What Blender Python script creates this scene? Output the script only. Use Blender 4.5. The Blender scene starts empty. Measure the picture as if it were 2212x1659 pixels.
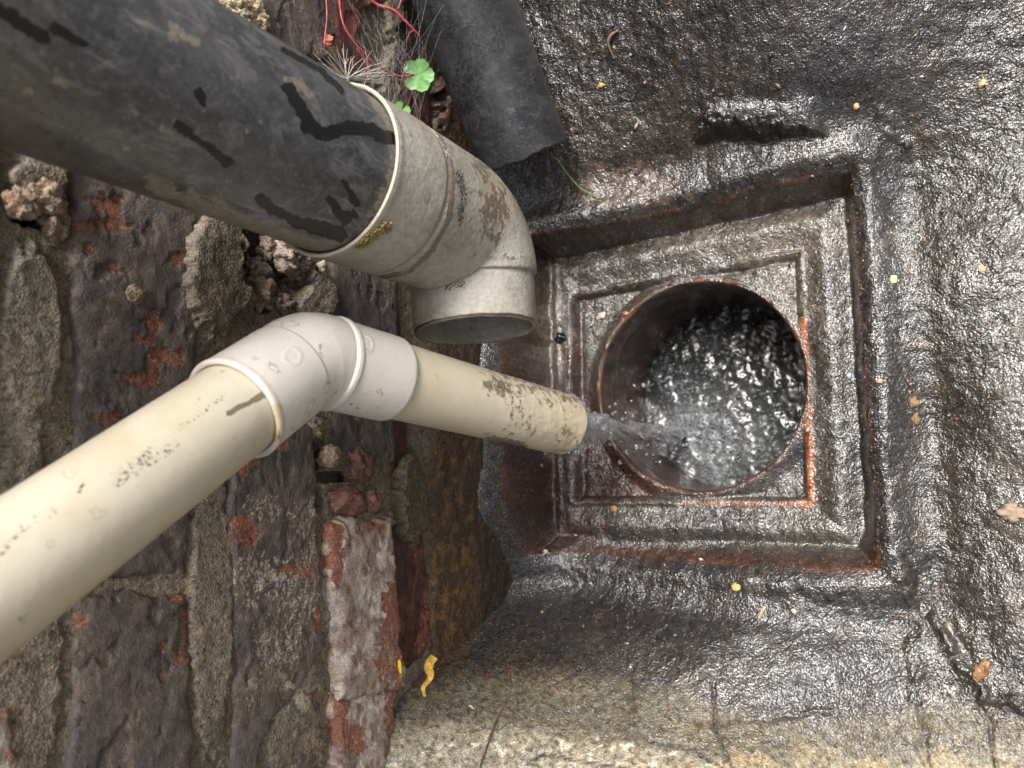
import bpy, math, random
import numpy as np

# ------------------------------------------------------------------ camera, light, exposure
scene = bpy.context.scene
COL = scene.collection
rng = np.random.default_rng(7)
random.seed(7)

F = 1671.0
C0 = np.array([1106.0, 829.5])
def nrm(v):
    v = np.asarray(v, float)
    return v / np.linalg.norm(v)
_D = nrm([1025., 196., F]); _N = nrm([-3101., 236., F]); _N = nrm(_N - _D * _N.dot(_D))
_X = -_N; _Z = -_D; _Y = np.cross(_Z, _X)
M = np.array([_X, _Y, _Z])            # rows: world axes seen from the camera (right, down, forward)
OFF = np.array([0.30, 0.0, 0.53])     # the camera; lengths below are millimetres from it

cam_d = bpy.data.cameras.new('camera'); cam = bpy.data.objects.new('camera', cam_d); COL.objects.link(cam)
from mathutils import Matrix, Vector
R, U, B = M[:, 0], -M[:, 1], -M[:, 2]
cam.matrix_world = Matrix(((R[0], U[0], B[0], OFF[0]), (R[1], U[1], B[1], OFF[1]), (R[2], U[2], B[2], OFF[2]), (0, 0, 0, 1)))
cam_d.sensor_width = 36.0; cam_d.lens = 36.0 * F / 2212.0
cam_d.clip_start = 0.01; cam_d.clip_end = 100.0
cam_d.dof.use_dof = True; cam_d.dof.focus_distance = 0.41; cam_d.dof.aperture_fstop = 13.0
scene.camera = cam

SUN_EL, SUN_AZ = math.radians(67), math.radians(58)     # azimuth from +X towards +Y
world = bpy.data.worlds.new('World'); scene.world = world; world.use_nodes = True
wn = world.node_tree; wn.nodes.clear()
sky = wn.nodes.new('ShaderNodeTexSky'); sky.sky_type = 'NISHITA'; sky.sun_disc = False
sky.sun_elevation = SUN_EL; sky.sun_rotation = math.pi / 2 - SUN_AZ
sky.air_density = 1.0; sky.dust_density = 8.0; sky.ozone_density = 1.0
hs = wn.nodes.new('ShaderNodeHueSaturation'); hs.inputs['Saturation'].default_value = 0.6
bg = wn.nodes.new('ShaderNodeBackground'); bg.inputs['Strength'].default_value = 0.07
wo = wn.nodes.new('ShaderNodeOutputWorld')
wn.links.new(sky.outputs[0], hs.inputs['Color']); wn.links.new(hs.outputs[0], bg.inputs[0]); wn.links.new(bg.outputs[0], wo.inputs[0])
sd = bpy.data.lights.new('sun', 'SUN'); sd.energy = 1.5; sd.angle = math.radians(19); sd.color = (1.0, 0.985, 0.965)
sun = bpy.data.objects.new('sun', sd); COL.objects.link(sun)
sdir = Vector((math.cos(SUN_EL) * math.cos(SUN_AZ), math.cos(SUN_EL) * math.sin(SUN_AZ), math.sin(SUN_EL)))
sun.rotation_euler = sdir.to_track_quat('Z', 'Y').to_euler()
sun.location = sdir * 3
vs = scene.view_settings
vs.view_transform = 'Standard'; vs.look = 'None'; vs.exposure = 1.58; vs.gamma = 1.0; vs.use_curve_mapping = False
scene.cycles.max_bounces = 8
scene.cycles.use_denoising = True; scene.cycles.denoiser = 'OPENIMAGEDENOISE'; scene.cycles.denoising_prefilter = 'ACCURATE'
scene.cycles.caustics_reflective = False; scene.cycles.caustics_refractive = False

# ------------------------------------------------------------------ projection helpers (mm, relative to the camera)
def ray(px, py):
    return M @ np.array([px - C0[0], py - C0[1], F])
def onZ(px, py, z):
    r = ray(px, py); return r * (z / r[2])
def onX(px, py, x):
    r = ray(px, py); return r * (x / r[0])
def proj(V):
    q = V @ M
    return C0[0] + F * q[..., 0] / q[..., 2], C0[1] + F * q[..., 1] / q[..., 2]

# ------------------------------------------------------------------ noise
def _hash(ix, iy, seed):
    h = (ix.astype(np.int64) * 374761393 + iy.astype(np.int64) * 668265263 + seed * 1442695041) & 0xFFFFFFFF
    h = ((h ^ (h >> 13)) * 1274126177) & 0xFFFFFFFF
    return (h ^ (h >> 16)) & 0xFFFFFFFF
def pn(x, y, seed=0):
    x = np.asarray(x, float); y = np.asarray(y, float)
    ix = np.floor(x); iy = np.floor(y); fx = x - ix; fy = y - iy
    u = fx * fx * fx * (fx * (fx * 6 - 15) + 10); v = fy * fy * fy * (fy * (fy * 6 - 15) + 10)
    def g(dx, dy):
        a = _hash(ix + dx, iy + dy, seed) / 4294967296.0 * 2 * np.pi
        return np.cos(a) * (fx - dx) + np.sin(a) * (fy - dy)
    a = g(0, 0); b = g(1, 0); c = g(0, 1); d = g(1, 1)
    return ((a + (b - a) * u) * (1 - v) + (c + (d - c) * u) * v) * 1.4
def fbm(x, y, octv=4, seed=0, gain=0.5):
    s = 0; a = 1; f = 1; t = 0
    for i in range(octv):
        s = s + a * pn(np.asarray(x) * f, np.asarray(y) * f, seed + i * 17); t += a; a *= gain; f *= 2.03
    return s / t
def sst(a, b, x):
    t = np.clip((x - a) / (b - a), 0, 1); return t * t * (3 - 2 * t)
def mixc(a, b, t):
    t = np.asarray(t)[..., None]
    return np.asarray(a, float) * (1 - t) + np.asarray(b, float) * t

def polydist(px, py, pts):
    """distance to a polyline and the position along it (0..1)"""
    best = np.full(px.shape, 1e9); par = np.zeros(px.shape); n = len(pts) - 1
    for i in range(n):
        ax, ay = pts[i]; bx, by = pts[i + 1]; dx, dy = bx - ax, by - ay
        t = np.clip(((px - ax) * dx + (py - ay) * dy) / max(dx * dx + dy * dy, 1e-9), 0, 1)
        d = np.hypot(px - ax - t * dx, py - ay - t * dy)
        m = d < best; best = np.where(m, d, best); par = np.where(m, (i + t) / n, par)
    return best, par
def blob(px, py, cx, cy, rx, ry, seed=0, rough=0.35, fr=0.05, rot=0.0):
    c, s = math.cos(rot), math.sin(rot)
    u = ((px - cx) * c + (py - cy) * s) / rx; v = (-(px - cx) * s + (py - cy) * c) / ry
    d = np.hypot(u, v) + rough * fbm(px * fr, py * fr, 3, seed) * 1.6
    return sst(1.12, 0.88, d)
def inpoly(px, py, poly):
    """signed distance to a simple polygon, positive inside"""
    inside = np.zeros(px.shape, bool); n = len(poly); best = np.full(px.shape, 1e9)
    for i in range(n):
        ax, ay = poly[i]; bx, by = poly[(i + 1) % n]
        c = ((ay > py) != (by > py)) & (px < (bx - ax) * (py - ay) / ((by - ay) or 1e-9) + ax)
        inside ^= c
        dx, dy = bx - ax, by - ay
        t = np.clip(((px - ax) * dx + (py - ay) * dy) / max(dx * dx + dy * dy, 1e-9), 0, 1)
        best = np.minimum(best, np.hypot(px - ax - t * dx, py - ay - t * dy))
    return np.where(inside, best, -best)

# ------------------------------------------------------------------ object helpers
def W(v):
    return np.asarray(v, float) / 1000.0 + OFF
def tag(o, label=None, cat=None, group=None, kind=None):
    if label: o['label'] = label
    if cat: o['category'] = cat
    if group: o['group'] = group
    if kind: o['kind'] = kind
    return o
BASE = {}
def thing(name, base_mm, label, cat, group=None):
    o = bpy.data.objects.new(name, None); COL.objects.link(o)
    b = W(base_mm); o.location = b; BASE[o.name] = b; o.empty_display_size = 0.02
    return tag(o, label, cat, group)
def mk(name, verts, faces, mat, parent=None, base=None, smooth=True, tint=None, masks=None, up=None):
    """verts in mm from the camera. Becomes a child of parent, or a top-level object based at base (mm)."""
    v = W(verts)
    org = BASE[up.name] if up is not None else None
    if parent is not None: org = BASE[parent.name]
    elif base is not None: org = W(base)
    else: org = np.zeros(3)
    v = v - org
    me = bpy.data.meshes.new(name)
    faces = np.asarray(faces) if not isinstance(faces, list) else faces
    if isinstance(faces, np.ndarray):
        k = faces.shape[1]
        me.vertices.add(len(v)); me.vertices.foreach_set('co', v.astype(np.float32).ravel())
        me.loops.add(faces.size); me.loops.foreach_set('vertex_index', faces.astype(np.int32).ravel())
        me.polygons.add(len(faces)); me.polygons.foreach_set('loop_start', np.arange(0, faces.size, k, dtype=np.int32))
        me.update(calc_edges=True)
    else:
        me.from_pydata([tuple(x) for x in v], [], faces); me.update()
    if smooth:
        me.polygons.foreach_set('use_smooth', np.ones(len(me.polygons), bool))
    for nm, arr in (('tint', tint), ('masks', masks)):
        if arr is not None:
            at = me.attributes.new(nm, 'FLOAT_COLOR', 'POINT')
            at.data.foreach_set('color', np.ascontiguousarray(arr, dtype=np.float32).ravel())
    me.validate()
    if mat: me.materials.append(mat)
    o = bpy.data.objects.new(name, me); COL.objects.link(o)
    if parent is not None:
        o.parent = parent; BASE[o.name] = org
    else:
        o.location = org; BASE[o.name] = org
    return o
def grid_faces(n, m, wrap=False):
    i = np.arange(n - 1)[:, None]; j = np.arange(m if wrap else m - 1)[None, :]
    j2 = (j + 1) % m
    a = i * m + j; b = (i + 1) * m + j; c = (i + 1) * m + j2; d = i * m + j2
    return np.stack([a, b, c, d], -1).reshape(-1, 4)

# ------------------------------------------------------------------ materials
class NT:
    def __init__(s, name):
        s.m = bpy.data.materials.new(name); s.m.use_nodes = True
        s.t = s.m.node_tree; s.b = s.t.nodes['Principled BSDF']
        s.tc = s.t.nodes.new('ShaderNodeTexCoord')
    def n(s, typ, **kw):
        x = s.t.nodes.new(typ)
        for k, v in kw.items(): setattr(x, k, v)
        return x
    def put(s, sock, v):
        if isinstance(v, bpy.types.NodeSocket): s.t.links.new(v, sock)
        elif v is not None:
            if sock.type == 'RGBA' and not hasattr(v, '__len__'): v = (v, v, v, 1)
            if sock.type == 'RGBA' and len(v) == 3: v = (*v, 1)
            sock.default_value = v
    def noise(s, scale, detail=4, rough=0.55, dist=0.0, stretch=None, off=0):
        x = s.n('ShaderNodeTexNoise'); x.inputs['Scale'].default_value = scale
        x.inputs['Detail'].default_value = detail; x.inputs['Roughness'].default_value = rough; x.inputs['Distortion'].default_value = dist
        mp = s.n('ShaderNodeMapping'); s.t.links.new(s.tc.outputs['Object'], mp.inputs[0])
        mp.inputs['Location'].default_value = (off, off * .7, off * 1.3)
        if stretch: mp.inputs['Scale'].default_value = stretch
        s.t.links.new(mp.outputs[0], x.inputs['Vector'])
        return x.outputs['Fac']
    def vor(s, scale, feature='F1', out='Distance', rnd=1.0):
        x = s.n('ShaderNodeTexVoronoi', feature=feature); x.inputs['Scale'].default_value = scale
        x.inputs['Randomness'].default_value = rnd
        s.t.links.new(s.tc.outputs['Object'], x.inputs['Vector']); return x.outputs[out]
    def ramp(s, fac, a, b, lo=0.0, hi=1.0):
        x = s.n('ShaderNodeMapRange'); x.interpolation_type = 'SMOOTHSTEP'
        s.put(x.inputs['Value'], fac); s.put(x.inputs['From Min'], a); s.put(x.inputs['From Max'], b)
        s.put(x.inputs['To Min'], lo); s.put(x.inputs['To Max'], hi); return x.outputs['Result']
    def mix(s, fac, a, b, mode='MIX'):
        x = s.n('ShaderNodeMix', data_type='RGBA', blend_type=mode); s.put(x.inputs[0], fac)
        s.put(x.inputs[6], a); s.put(x.inputs[7], b); return x.outputs[2]
    def math(s, op, a, b=0.0, clamp=False):
        x = s.n('ShaderNodeMath', operation=op, use_clamp=clamp); s.put(x.inputs[0], a); s.put(x.inputs[1], b); return x.outputs[0]
    def attr(s, name):
        x = s.n('ShaderNodeAttribute', attribute_name=name)
        sp = s.n('ShaderNodeSeparateColor'); s.t.links.new(x.outputs['Color'], sp.inputs[0])
        return x.outputs['Color'], sp.outputs[0], sp.outputs[1], sp.outputs[2], x.outputs['Alpha']
    def bump(s, h, dist, strength=1.0, prev=None):
        x = s.n('ShaderNodeBump'); x.inputs['Distance'].default_value = dist; x.inputs['Strength'].default_value = strength
        s.put(x.inputs['Height'], h)
        if prev is not None: s.t.links.new(prev, x.inputs['Normal'])
        return x.outputs[0]
    def out(s, color=None, rough=None, normal=None, **kw):
        if color is not None: s.put(s.b.inputs['Base Color'], color)
        if rough is not None: s.put(s.b.inputs['Roughness'], rough)
        if normal is not None: s.t.links.new(normal, s.b.inputs['Normal'])
        for k, v in kw.items(): s.put(s.b.inputs[k.replace('_', ' ')], v)
        return s.m

def mat_rock(name, grain=900, grain_amt=0.0006, fleck=0.5, wet_rough=0.16, dry_rough=0.8, warm=(0.32, 0.22, 0.13), coat=0.0):
    """rough mineral surface: colour and wetness come from the painted tint attribute"""
    s = NT(name); col, r, g, b, wet = s.attr('tint')
    n1 = s.noise(260, 5, 0.65); n2 = s.noise(1300, 3, 0.6, off=3.1); n3 = s.noise(60, 4, 0.6, off=7)
    lo, hi = (0.5, 1.55) if coat else (0.78, 1.25)
    c = s.mix(s.ramp(n1, 0.3, 0.7), s.mix(1, col, (lo, lo * .97, lo * .95), 'MULTIPLY'), s.mix(1, col, (hi, hi * .97, hi * .93), 'MULTIPLY'))
    c = s.mix(s.ramp(n2, 0.35, 0.65), s.mix(1, c, (0.68, 0.67, 0.66), 'MULTIPLY'), s.mix(1, c, (1.35, 1.33, 1.3), 'MULTIPLY'))
    c = s.mix(s.ramp(n3, 0.35, 0.7, 0.0, 0.5), c, s.mix(1, c, (1.3, 1.05, 0.8), 'MULTIPLY'))
    # sand grains in the cement
    vc = s.n('ShaderNodeTexVoronoi'); vc.inputs['Scale'].default_value = grain * 0.55; s.t.links.new(s.tc.outputs['Object'], vc.inputs['Vector'])
    sp = s.n('ShaderNodeSeparateColor'); s.t.links.new(vc.outputs['Color'], sp.inputs[0])
    gm = s.math('MULTIPLY', s.ramp(sp.outputs[0], 0.80, 0.9), s.ramp(vc.outputs['Distance'], 0.42, 0.25))
    gm = s.math('MULTIPLY', gm, fleck)
    gc = s.mix(sp.outputs[1], warm, (0.42, 0.41, 0.39))
    c = s.mix(gm, c, gc)
    dk = s.math('MULTIPLY', s.ramp(sp.outputs[0], 0.2, 0.1), 0.6)
    c = s.mix(dk, c, s.mix(1, c, (0.25, 0.24, 0.23), 'MULTIPLY'))
    rr = s.mix(wet, s.math('ADD', s.math('MULTIPLY', n2, 0.15), dry_rough - 0.05), s.math('ADD', s.math('MULTIPLY', n1, 0.2), wet_rough - 0.08))
    vb = s.vor(grain, 'SMOOTH_F1')
    h = s.math('ADD', s.math('MULTIPLY', s.math('SUBTRACT', 1.0, vb), 0.8), s.math('MULTIPLY', n2, 0.45))
    nb = s.bump(s.noise(330, 5, 0.65, off=1.7), 0.00026 if coat else 0.0006, 0.85)
    nb = s.bump(h, grain_amt, 1.0, nb)
    if coat: s.t.links.new(nb, s.b.inputs['Coat Normal'])
    if coat: c = s.mix(wet, c, s.mix(1, c, (0.42, 0.42, 0.44), 'MULTIPLY'))
    cw = s.math('MULTIPLY', wet, s.ramp(s.noise(120, 4, .65, off=31), .30, .52, .35, coat)) if coat else 0.0
    if coat:   # some grains stand out of the film of water and stay matt
        gv = s.n('ShaderNodeTexVoronoi'); gv.inputs['Scale'].default_value = 780; s.t.links.new(s.tc.outputs['Object'], gv.inputs['Vector'])
        gs = s.n('ShaderNodeSeparateColor'); s.t.links.new(gv.outputs['Color'], gs.inputs[0])
        cw = s.math('MULTIPLY', cw, s.math('MAXIMUM', s.ramp(gs.outputs[2], 0.42, 0.62, 0.12, 1.0), s.ramp(gv.outputs['Distance'], 0.42, 0.6)))
    return s.out(c, rr, nb, Coat_Weight=cw, Coat_Roughness=0.06, Coat_IOR=1.95, Specular_IOR_Level=0.3 if coat else 0.5)
M_GROUND = mat_rock('wet_cement', grain=900, grain_amt=0.00062, fleck=0.6, wet_rough=0.36, coat=1.0)
M_MORTAR = mat_rock('old_mortar', grain=1100, grain_amt=0.0007, fleck=0.2, wet_rough=0.3)

def mat_brick():
    s = NT('weathered_brick'); col, r, g, b, wet = s.attr('tint'); _, mr, mg, mb, _ = s.attr('masks')
    n1 = s.noise(190, 6, 0.7, stretch=(1, .6, 1)); n2 = s.noise(900, 4, 0.65, off=5); n3 = s.noise(420, 5, 0.7, 0.6, off=9, stretch=(1, .5, 1.2))
    c = s.mix(s.ramp(n1, 0.32, 0.68), s.mix(1, col, (0.58, 0.56, 0.6), 'MULTIPLY'), s.mix(1, col, (1.42, 1.38, 1.32), 'MULTIPLY'))
    c = s.mix(s.math('MULTIPLY', s.ramp(n2, 0.56, 0.72), 0.45), c, s.mix(1, c, (1.7, 1.65, 1.6), 'MULTIPLY'))
    # orange clay under the burnt skin
    om = s.ramp(s.math('ADD', s.math('MULTIPLY', mr, 1.0), s.math('ADD', s.math('MULTIPLY', s.math('SUBTRACT', n3, 0.5), 1.9), s.math('MULTIPLY', s.math('SUBTRACT', n2, 0.5), 1.0))), 0.5, 0.74)
    oc = s.mix(s.ramp(n2, 0.35, 0.65), (0.14, 0.05, 0.03), (0.36, 0.145, 0.085))
    c = s.mix(om, c, oc)
    # lime and salt flecks
    pm = s.math('MULTIPLY', s.ramp(s.math('ADD', mg, s.math('ADD', s.math('MULTIPLY', s.math('SUBTRACT', n2, 0.5), 1.6), s.math('MULTIPLY', s.math('SUBTRACT', n3, 0.5), 1.6))), 0.5, 0.85), 0.85)
    pc = s.mix(s.ramp(n1, 0.35, 0.65), (0.36, 0.27, 0.20), (0.60, 0.54, 0.45))
    c = s.mix(pm, c, pc)
    gm = s.ramp(s.math('ADD', mb, s.math('MULTIPLY', s.math('SUBTRACT', n3, 0.5), 1.4)), 0.5, 0.75)
    c = s.mix(s.math('MULTIPLY', gm, 0.7), c, (0.085, 0.105, 0.04))
    rr = s.mix(wet, s.math('ADD', s.math('MULTIPLY', n1, 0.3), 0.33), s.math('ADD', s.math('MULTIPLY', n1, 0.25), 0.10))
    n5 = s.noise(2000, 3, .7, off=15); c = s.mix(s.ramp(n5, 0.35, 0.65), s.mix(1, c, (0.68, 0.67, 0.66), 'MULTIPLY'), s.mix(1, c, (1.35, 1.33, 1.3), 'MULTIPLY'))
    nb = s.bump(n1, 0.0006, 0.7); nb = s.bump(s.math('SUBTRACT', n2, s.math('MULTIPLY', om, 0.30)), 0.0011, 1.0, nb); nb = s.bump(n5, .0004, .8, nb)
    return s.out(c, rr, nb)
M_BRICK = mat_brick()

def mat_blackpipe(nm='dusty_black_plastic', k=1.0):
    s = NT(nm); _, mk_, cr, du, _ = s.attr('masks')
    n1 = s.noise(42, 6, 0.65, 0.4, stretch=(1, 1, .35)); n2 = s.noise(520, 4, 0.7, off=2); n3 = s.noise(110, 5, 0.7, 1.0, off=4)
    c = s.mix(s.ramp(n1, 0.34, 0.68), (0.030, 0.034, 0.041), (0.085, 0.086, 0.090))
    c = s.mix(s.math('MULTIPLY', s.ramp(n3, 0.45, 0.75), 0.6), c, (0.105, 0.105, 0.108))
    c = s.mix(s.math('MULTIPLY', s.ramp(s.noise(260, 5, .75, 1.5, off=12), 0.50, 0.72), 0.6), c, (0.17, 0.165, 0.155))
    c = s.mix(s.math('MULTIPLY', s.ramp(s.noise(330, 5, .75, 1.0, off=17), 0.50, 0.7), 0.55), c, (0.02, 0.022, 0.027))
    c = s.mix(s.math('MULTIPLY', du, s.ramp(n3, 0.3, 0.6, 0.35, 0.9)), c, (0.105, 0.088, 0.068))
    ns = s.noise(80, 8, 0.82, 0.7, off=23, stretch=(1.1, 1.1, .75))
    c = s.mix(s.math('MULTIPLY', s.ramp(ns, 0.50, 0.60), 0.7), c, (0.150, 0.150, 0.150))
    c = s.mix(s.math('MULTIPLY', s.ramp(ns, 0.44, 0.36), 0.8), c, (0.022, 0.025, 0.031))
    sc_ = s.noise(260, 2, 0.5, 0.3, off=29, stretch=(2.2, 2.2, .12)); c = s.mix(s.math('MULTIPLY', s.ramp(sc_, 0.66, 0.72), 0.5), c, (0.24, 0.235, 0.22))
    c = s.mix(s.math('MULTIPLY', s.ramp(n2, 0.60, 0.70), 0.5), c, (0.26, 0.245, 0.215))
    cm = s.math('MULTIPLY', s.ramp(s.math('ADD', cr, s.math('ADD', s.math('MULTIPLY', s.math('SUBTRACT', n3, 0.5), 1.6), s.math('MULTIPLY', s.math('SUBTRACT', n2, 0.5), .8))), 0.5, 0.62), .9)
    c = s.mix(cm, c, s.mix(s.ramp(n2, .3, .7), (0.14, 0.122, 0.09), (0.25, 0.225, 0.175)))
    mk_ = s.ramp(s.math('ADD', mk_, s.math('MULTIPLY', s.math('SUBTRACT', s.noise(420, 4, .7, off=19), 0.5), .9)), 0.36, 0.62)
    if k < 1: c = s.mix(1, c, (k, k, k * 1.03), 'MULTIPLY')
    c = s.mix(mk_, c, (0.004, 0.0045, 0.0055))
    rr = s.mix(mk_, s.mix(cm, s.math('ADD', s.math('MULTIPLY', n3, 0.5), 0.12), 0.6), 0.5)
    nb = s.bump(n2, 0.00025, 0.6); nb = s.bump(s.math('SUBTRACT', n3, s.math('MULTIPLY', mk_, 0.3)), 0.0004, 0.5, nb)
    return s.out(c, rr, nb)
M_BLACK = mat_blackpipe()
M_BLACK_DARK = mat_blackpipe('dark_black_plastic', 0.36)  # same plastic with its colour darkened, for the short pipe

def mat_plastic(name, base, dark, stain, rough=0.42, stain_scale=90, stain_amt=0.5, ring=0.0, bumpy=0.0002):
    s = NT(name); _, mk_, br, ye, _ = s.attr('masks')
    n1 = s.noise(30, 4, 0.55); n2 = s.noise(700, 3, 0.6, off=2); n3 = s.noise(stain_scale, 6, 0.7, 1.2, off=4); n4 = s.noise(260, 4, .65, off=8)
    c = s.mix(s.ramp(n1, 0.3, 0.7), dark, base)
    c = s.mix(s.math('MULTIPLY', s.ramp(n3, 0.52, 0.74), stain_amt), c, stain)
    if ring:
        # dried drip outlines
        vd = s.n('ShaderNodeTexVoronoi'); vd.inputs['Scale'].default_value = 95
        wv = s.n('ShaderNodeVectorMath', operation='ADD'); nn = s.n('ShaderNodeTexNoise'); nn.inputs['Scale'].default_value = 260
        s.t.links.new(s.tc.outputs['Object'], nn.inputs['Vector'])
        sc = s.n('ShaderNodeVectorMath', operation='SCALE'); s.t.links.new(nn.outputs['Color'], sc.inputs[0]); sc.inputs['Scale'].default_value = 0.006
        s.t.links.new(s.tc.outputs['Object'], wv.inputs[0]); s.t.links.new(sc.outputs[0], wv.inputs[1]); s.t.links.new(wv.outputs[0], vd.inputs['Vector'])
        sp = s.n('ShaderNodeSeparateColor'); s.t.links.new(vd.outputs['Color'], sp.inputs[0])
        rr0 = s.math('MULTIPLY', sp.outputs[1], 0.22)
        dd = s.math('ABSOLUTE', s.math('SUBTRACT', vd.outputs['Distance'], s.math('ADD', rr0, 0.05)))
        rm = s.math('MULTIPLY', s.ramp(dd, 0.04, 0.01), s.ramp(sp.outputs[0], 0.62, 0.7))
        c = s.mix(s.math('MULTIPLY', rm, ring), c, (0.30, 0.235, 0.165))
    c = s.mix(s.math('MULTIPLY', s.ramp(n2, 0.60, 0.74), 0.35), c, stain)
    if stain_amt > .7: c = s.mix(s.ramp(s.noise(420, 5, .75, off=21), 0.35, 0.65), s.mix(1, c, (0.86, 0.85, 0.83), 'MULTIPLY'), s.mix(1, c, (1.1, 1.09, 1.07), 'MULTIPLY'))
    ym = s.math('MULTIPLY', ye, s.ramp(n4, 0.2, 0.6, 0.4, 1.0))
    c = s.mix(ym, c, (0.44, 0.31, 0.15))
    bm = s.ramp(s.math('ADD', br, s.math('MULTIPLY', s.math('SUBTRACT', n4, 0.5), 1.6)), 0.5, 0.75)
    c = s.mix(s.math('MULTIPLY', bm, 0.85), c, (0.13, 0.095, 0.065))
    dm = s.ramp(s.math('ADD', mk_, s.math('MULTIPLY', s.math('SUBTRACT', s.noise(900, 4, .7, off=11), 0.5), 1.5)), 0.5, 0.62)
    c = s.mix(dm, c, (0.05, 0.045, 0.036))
    rr = s.math('ADD', s.math('MULTIPLY', n3, 0.2), rough - 0.1)
    nb = s.bump(n4, bumpy, 0.8); nb = s.bump(s.math('MULTIPLY', bm, n2), 0.0004, 0.6, nb)
    return s.out(c, rr, nb, Subsurface_Weight=0.0)
M_CREAM = mat_plastic('cream_plastic', (0.60, 0.555, 0.44), (0.55, 0.50, 0.385), (0.36, 0.29, 0.18), 0.42, 60, 0.16, 0.35)
M_WHITE = mat_plastic('white_plastic', (0.65, 0.615, 0.56), (0.58, 0.545, 0.49), (0.33, 0.27, 0.21), 0.45, 75, 0.14, 0.75)
M_GREY = mat_plastic('grimy_grey_plastic', (0.40, 0.38, 0.335), (0.26, 0.24, 0.20), (0.135, 0.11, 0.082), 0.55, 70, 0.8, 0.15, 0.0008)
M_RIM = mat_plastic('bare_cut_plastic', (0.66, 0.63, 0.55), (0.5, 0.46, 0.38), (0.25, 0.2, 0.12), 0.5, 200, 0.6)

def mat_clay():
    s = NT('salt_glazed_clay'); n1 = s.noise(70, 5, 0.6, 0.8, stretch=(1, 1, .4)); n2 = s.noise(500, 4, 0.7); _, rim, dk, _, _ = s.attr('masks')
    c = s.mix(s.ramp(n1, 0.3, 0.7), (0.018, 0.011, 0.010), (0.075, 0.038, 0.026))
    c = s.mix(s.math('MULTIPLY', rim, s.ramp(n2, 0.3, 0.55, 0.3, 1.0)), c, (0.26, 0.10, 0.04))
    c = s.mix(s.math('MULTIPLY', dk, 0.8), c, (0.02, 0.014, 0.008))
    nb = s.bump(n2, 0.0003, 0.5); nb = s.bump(n1, 0.001, 0.5, nb)
    return s.out(c, s.ramp(n2, 0.3, 0.7, 0.2, 0.5), nb, Coat_Weight=0.35, Coat_Roughness=0.08)
M_CLAY = mat_clay()

def mat_water():
    s = NT('churning_drain_water'); n = s.noise(170, 5, 0.62, 1.2); n2 = s.noise(500, 3, 0.6, off=3); _, fo, _, _, _ = s.attr('masks')
    f = s.math('MULTIPLY', s.ramp(s.math('ADD', n, s.math('MULTIPLY', fo, 0.20)), 0.60, 0.80), .75)
    c = s.mix(s.math('MAXIMUM', s.math('MULTIPLY', f, .6), s.math('MULTIPLY', fo, .22)), (0.011, 0.011, 0.010), (0.30, 0.31, 0.32))
    vb = s.n('ShaderNodeTexVoronoi'); vb.inputs['Scale'].default_value = 330; s.t.links.new(s.tc.outputs['Object'], vb.inputs['Vector'])
    sp = s.n('ShaderNodeSeparateColor'); s.t.links.new(vb.outputs['Color'], sp.inputs[0])
    dot = s.math('MULTIPLY', s.ramp(vb.outputs['Distance'], s.math('MULTIPLY', sp.outputs[1], 0.55), 0.08), s.ramp(s.math('ADD', sp.outputs[0], s.math('MULTIPLY', fo, .35)), 0.55, 0.75))
    c = s.mix(s.math('MULTIPLY', dot, .18), c, (0.30, 0.32, 0.33))
    nb = s.bump(n, 0.0005, 1.0)
    return s.out(c, s.ramp(f, 0, 1, 0.13, 0.4), nb, IOR=1.33, Coat_Weight=0.3, Coat_Roughness=0.03)
M_WATER = mat_water()
def mat_jet():
    s = NT('clear_falling_water'); n = s.noise(500, 3, 0.6, 0.5)
    nb = s.bump(n, 0.0004, 0.8)
    return s.out((0.9, 0.9, 0.92), 0.06, nb, Transmission_Weight=0.84, IOR=1.33)
M_JET = mat_jet()
def simple(name, c1, c2, rough=0.6, scale=300, bump=0.0003, **kw):
    s = NT(name); n = s.noise(scale, 4, 0.6); c = s.mix(s.ramp(n, 0.3, 0.7), c1, c2)
    return s.out(c, rough, s.bump(n, bump, 0.7), **kw)

# ------------------------------------------------------------------ ground height (mm)
CP = [(1190,1238,-515),(1500,1245,-515),(1900,1248,-515),(1110,1245,-496),
 (1050,1250,-470),(960,1400,-420),(880,1465,-385),(830,1590,-352),(810,1690,-345),
 (1060,1330,-463),(1200,1330,-492),(1500,1340,-496),(1800,1350,-502),
 (1200,1450,-446),(1500,1450,-470),(1800,1470,-490),(1950,1500,-505),
 (1050,1520,-405),(1050,1659,-378),(1200,1659,-402),(1500,1659,-440),(1800,1659,-472),(2000,1659,-495),(2200,1659,-503),
 (2200,1300,-511),(2000,1250,-520),(2000,900,-523),(2000,400,-521),(2170,900,-510),(2170,500,-508),(2200,100,-499),(1960,1100,-518),
 (1905,600,-511),(1925,900,-511),(1935,1150,-513),(2300,600,-512),
 (1850,340,-507),(1500,400,-503),(1200,460,-492),(1100,470,-482),
 (1800,200,-480),(1500,200,-470),(1300,300,-480),(1250,100,-452),(1600,40,-445),(1900,50,-468),(2100,50,-490),(1250,-100,-430),(1700,-100,-430),
 (1060,900,-460),(1060,1100,-460),(1105,950,-475),(1105,650,-475),(1080,560,-470),(1020,300,-452),(980,100,-440),(1500,1900,-390),(2200,1900,-495),(1000,1900,-340)]
cpx = np.array([onZ(a, b, c)[:2] for a, b, c in CP]); cpz = np.array([c for _, _, c in CP], float)
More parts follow.
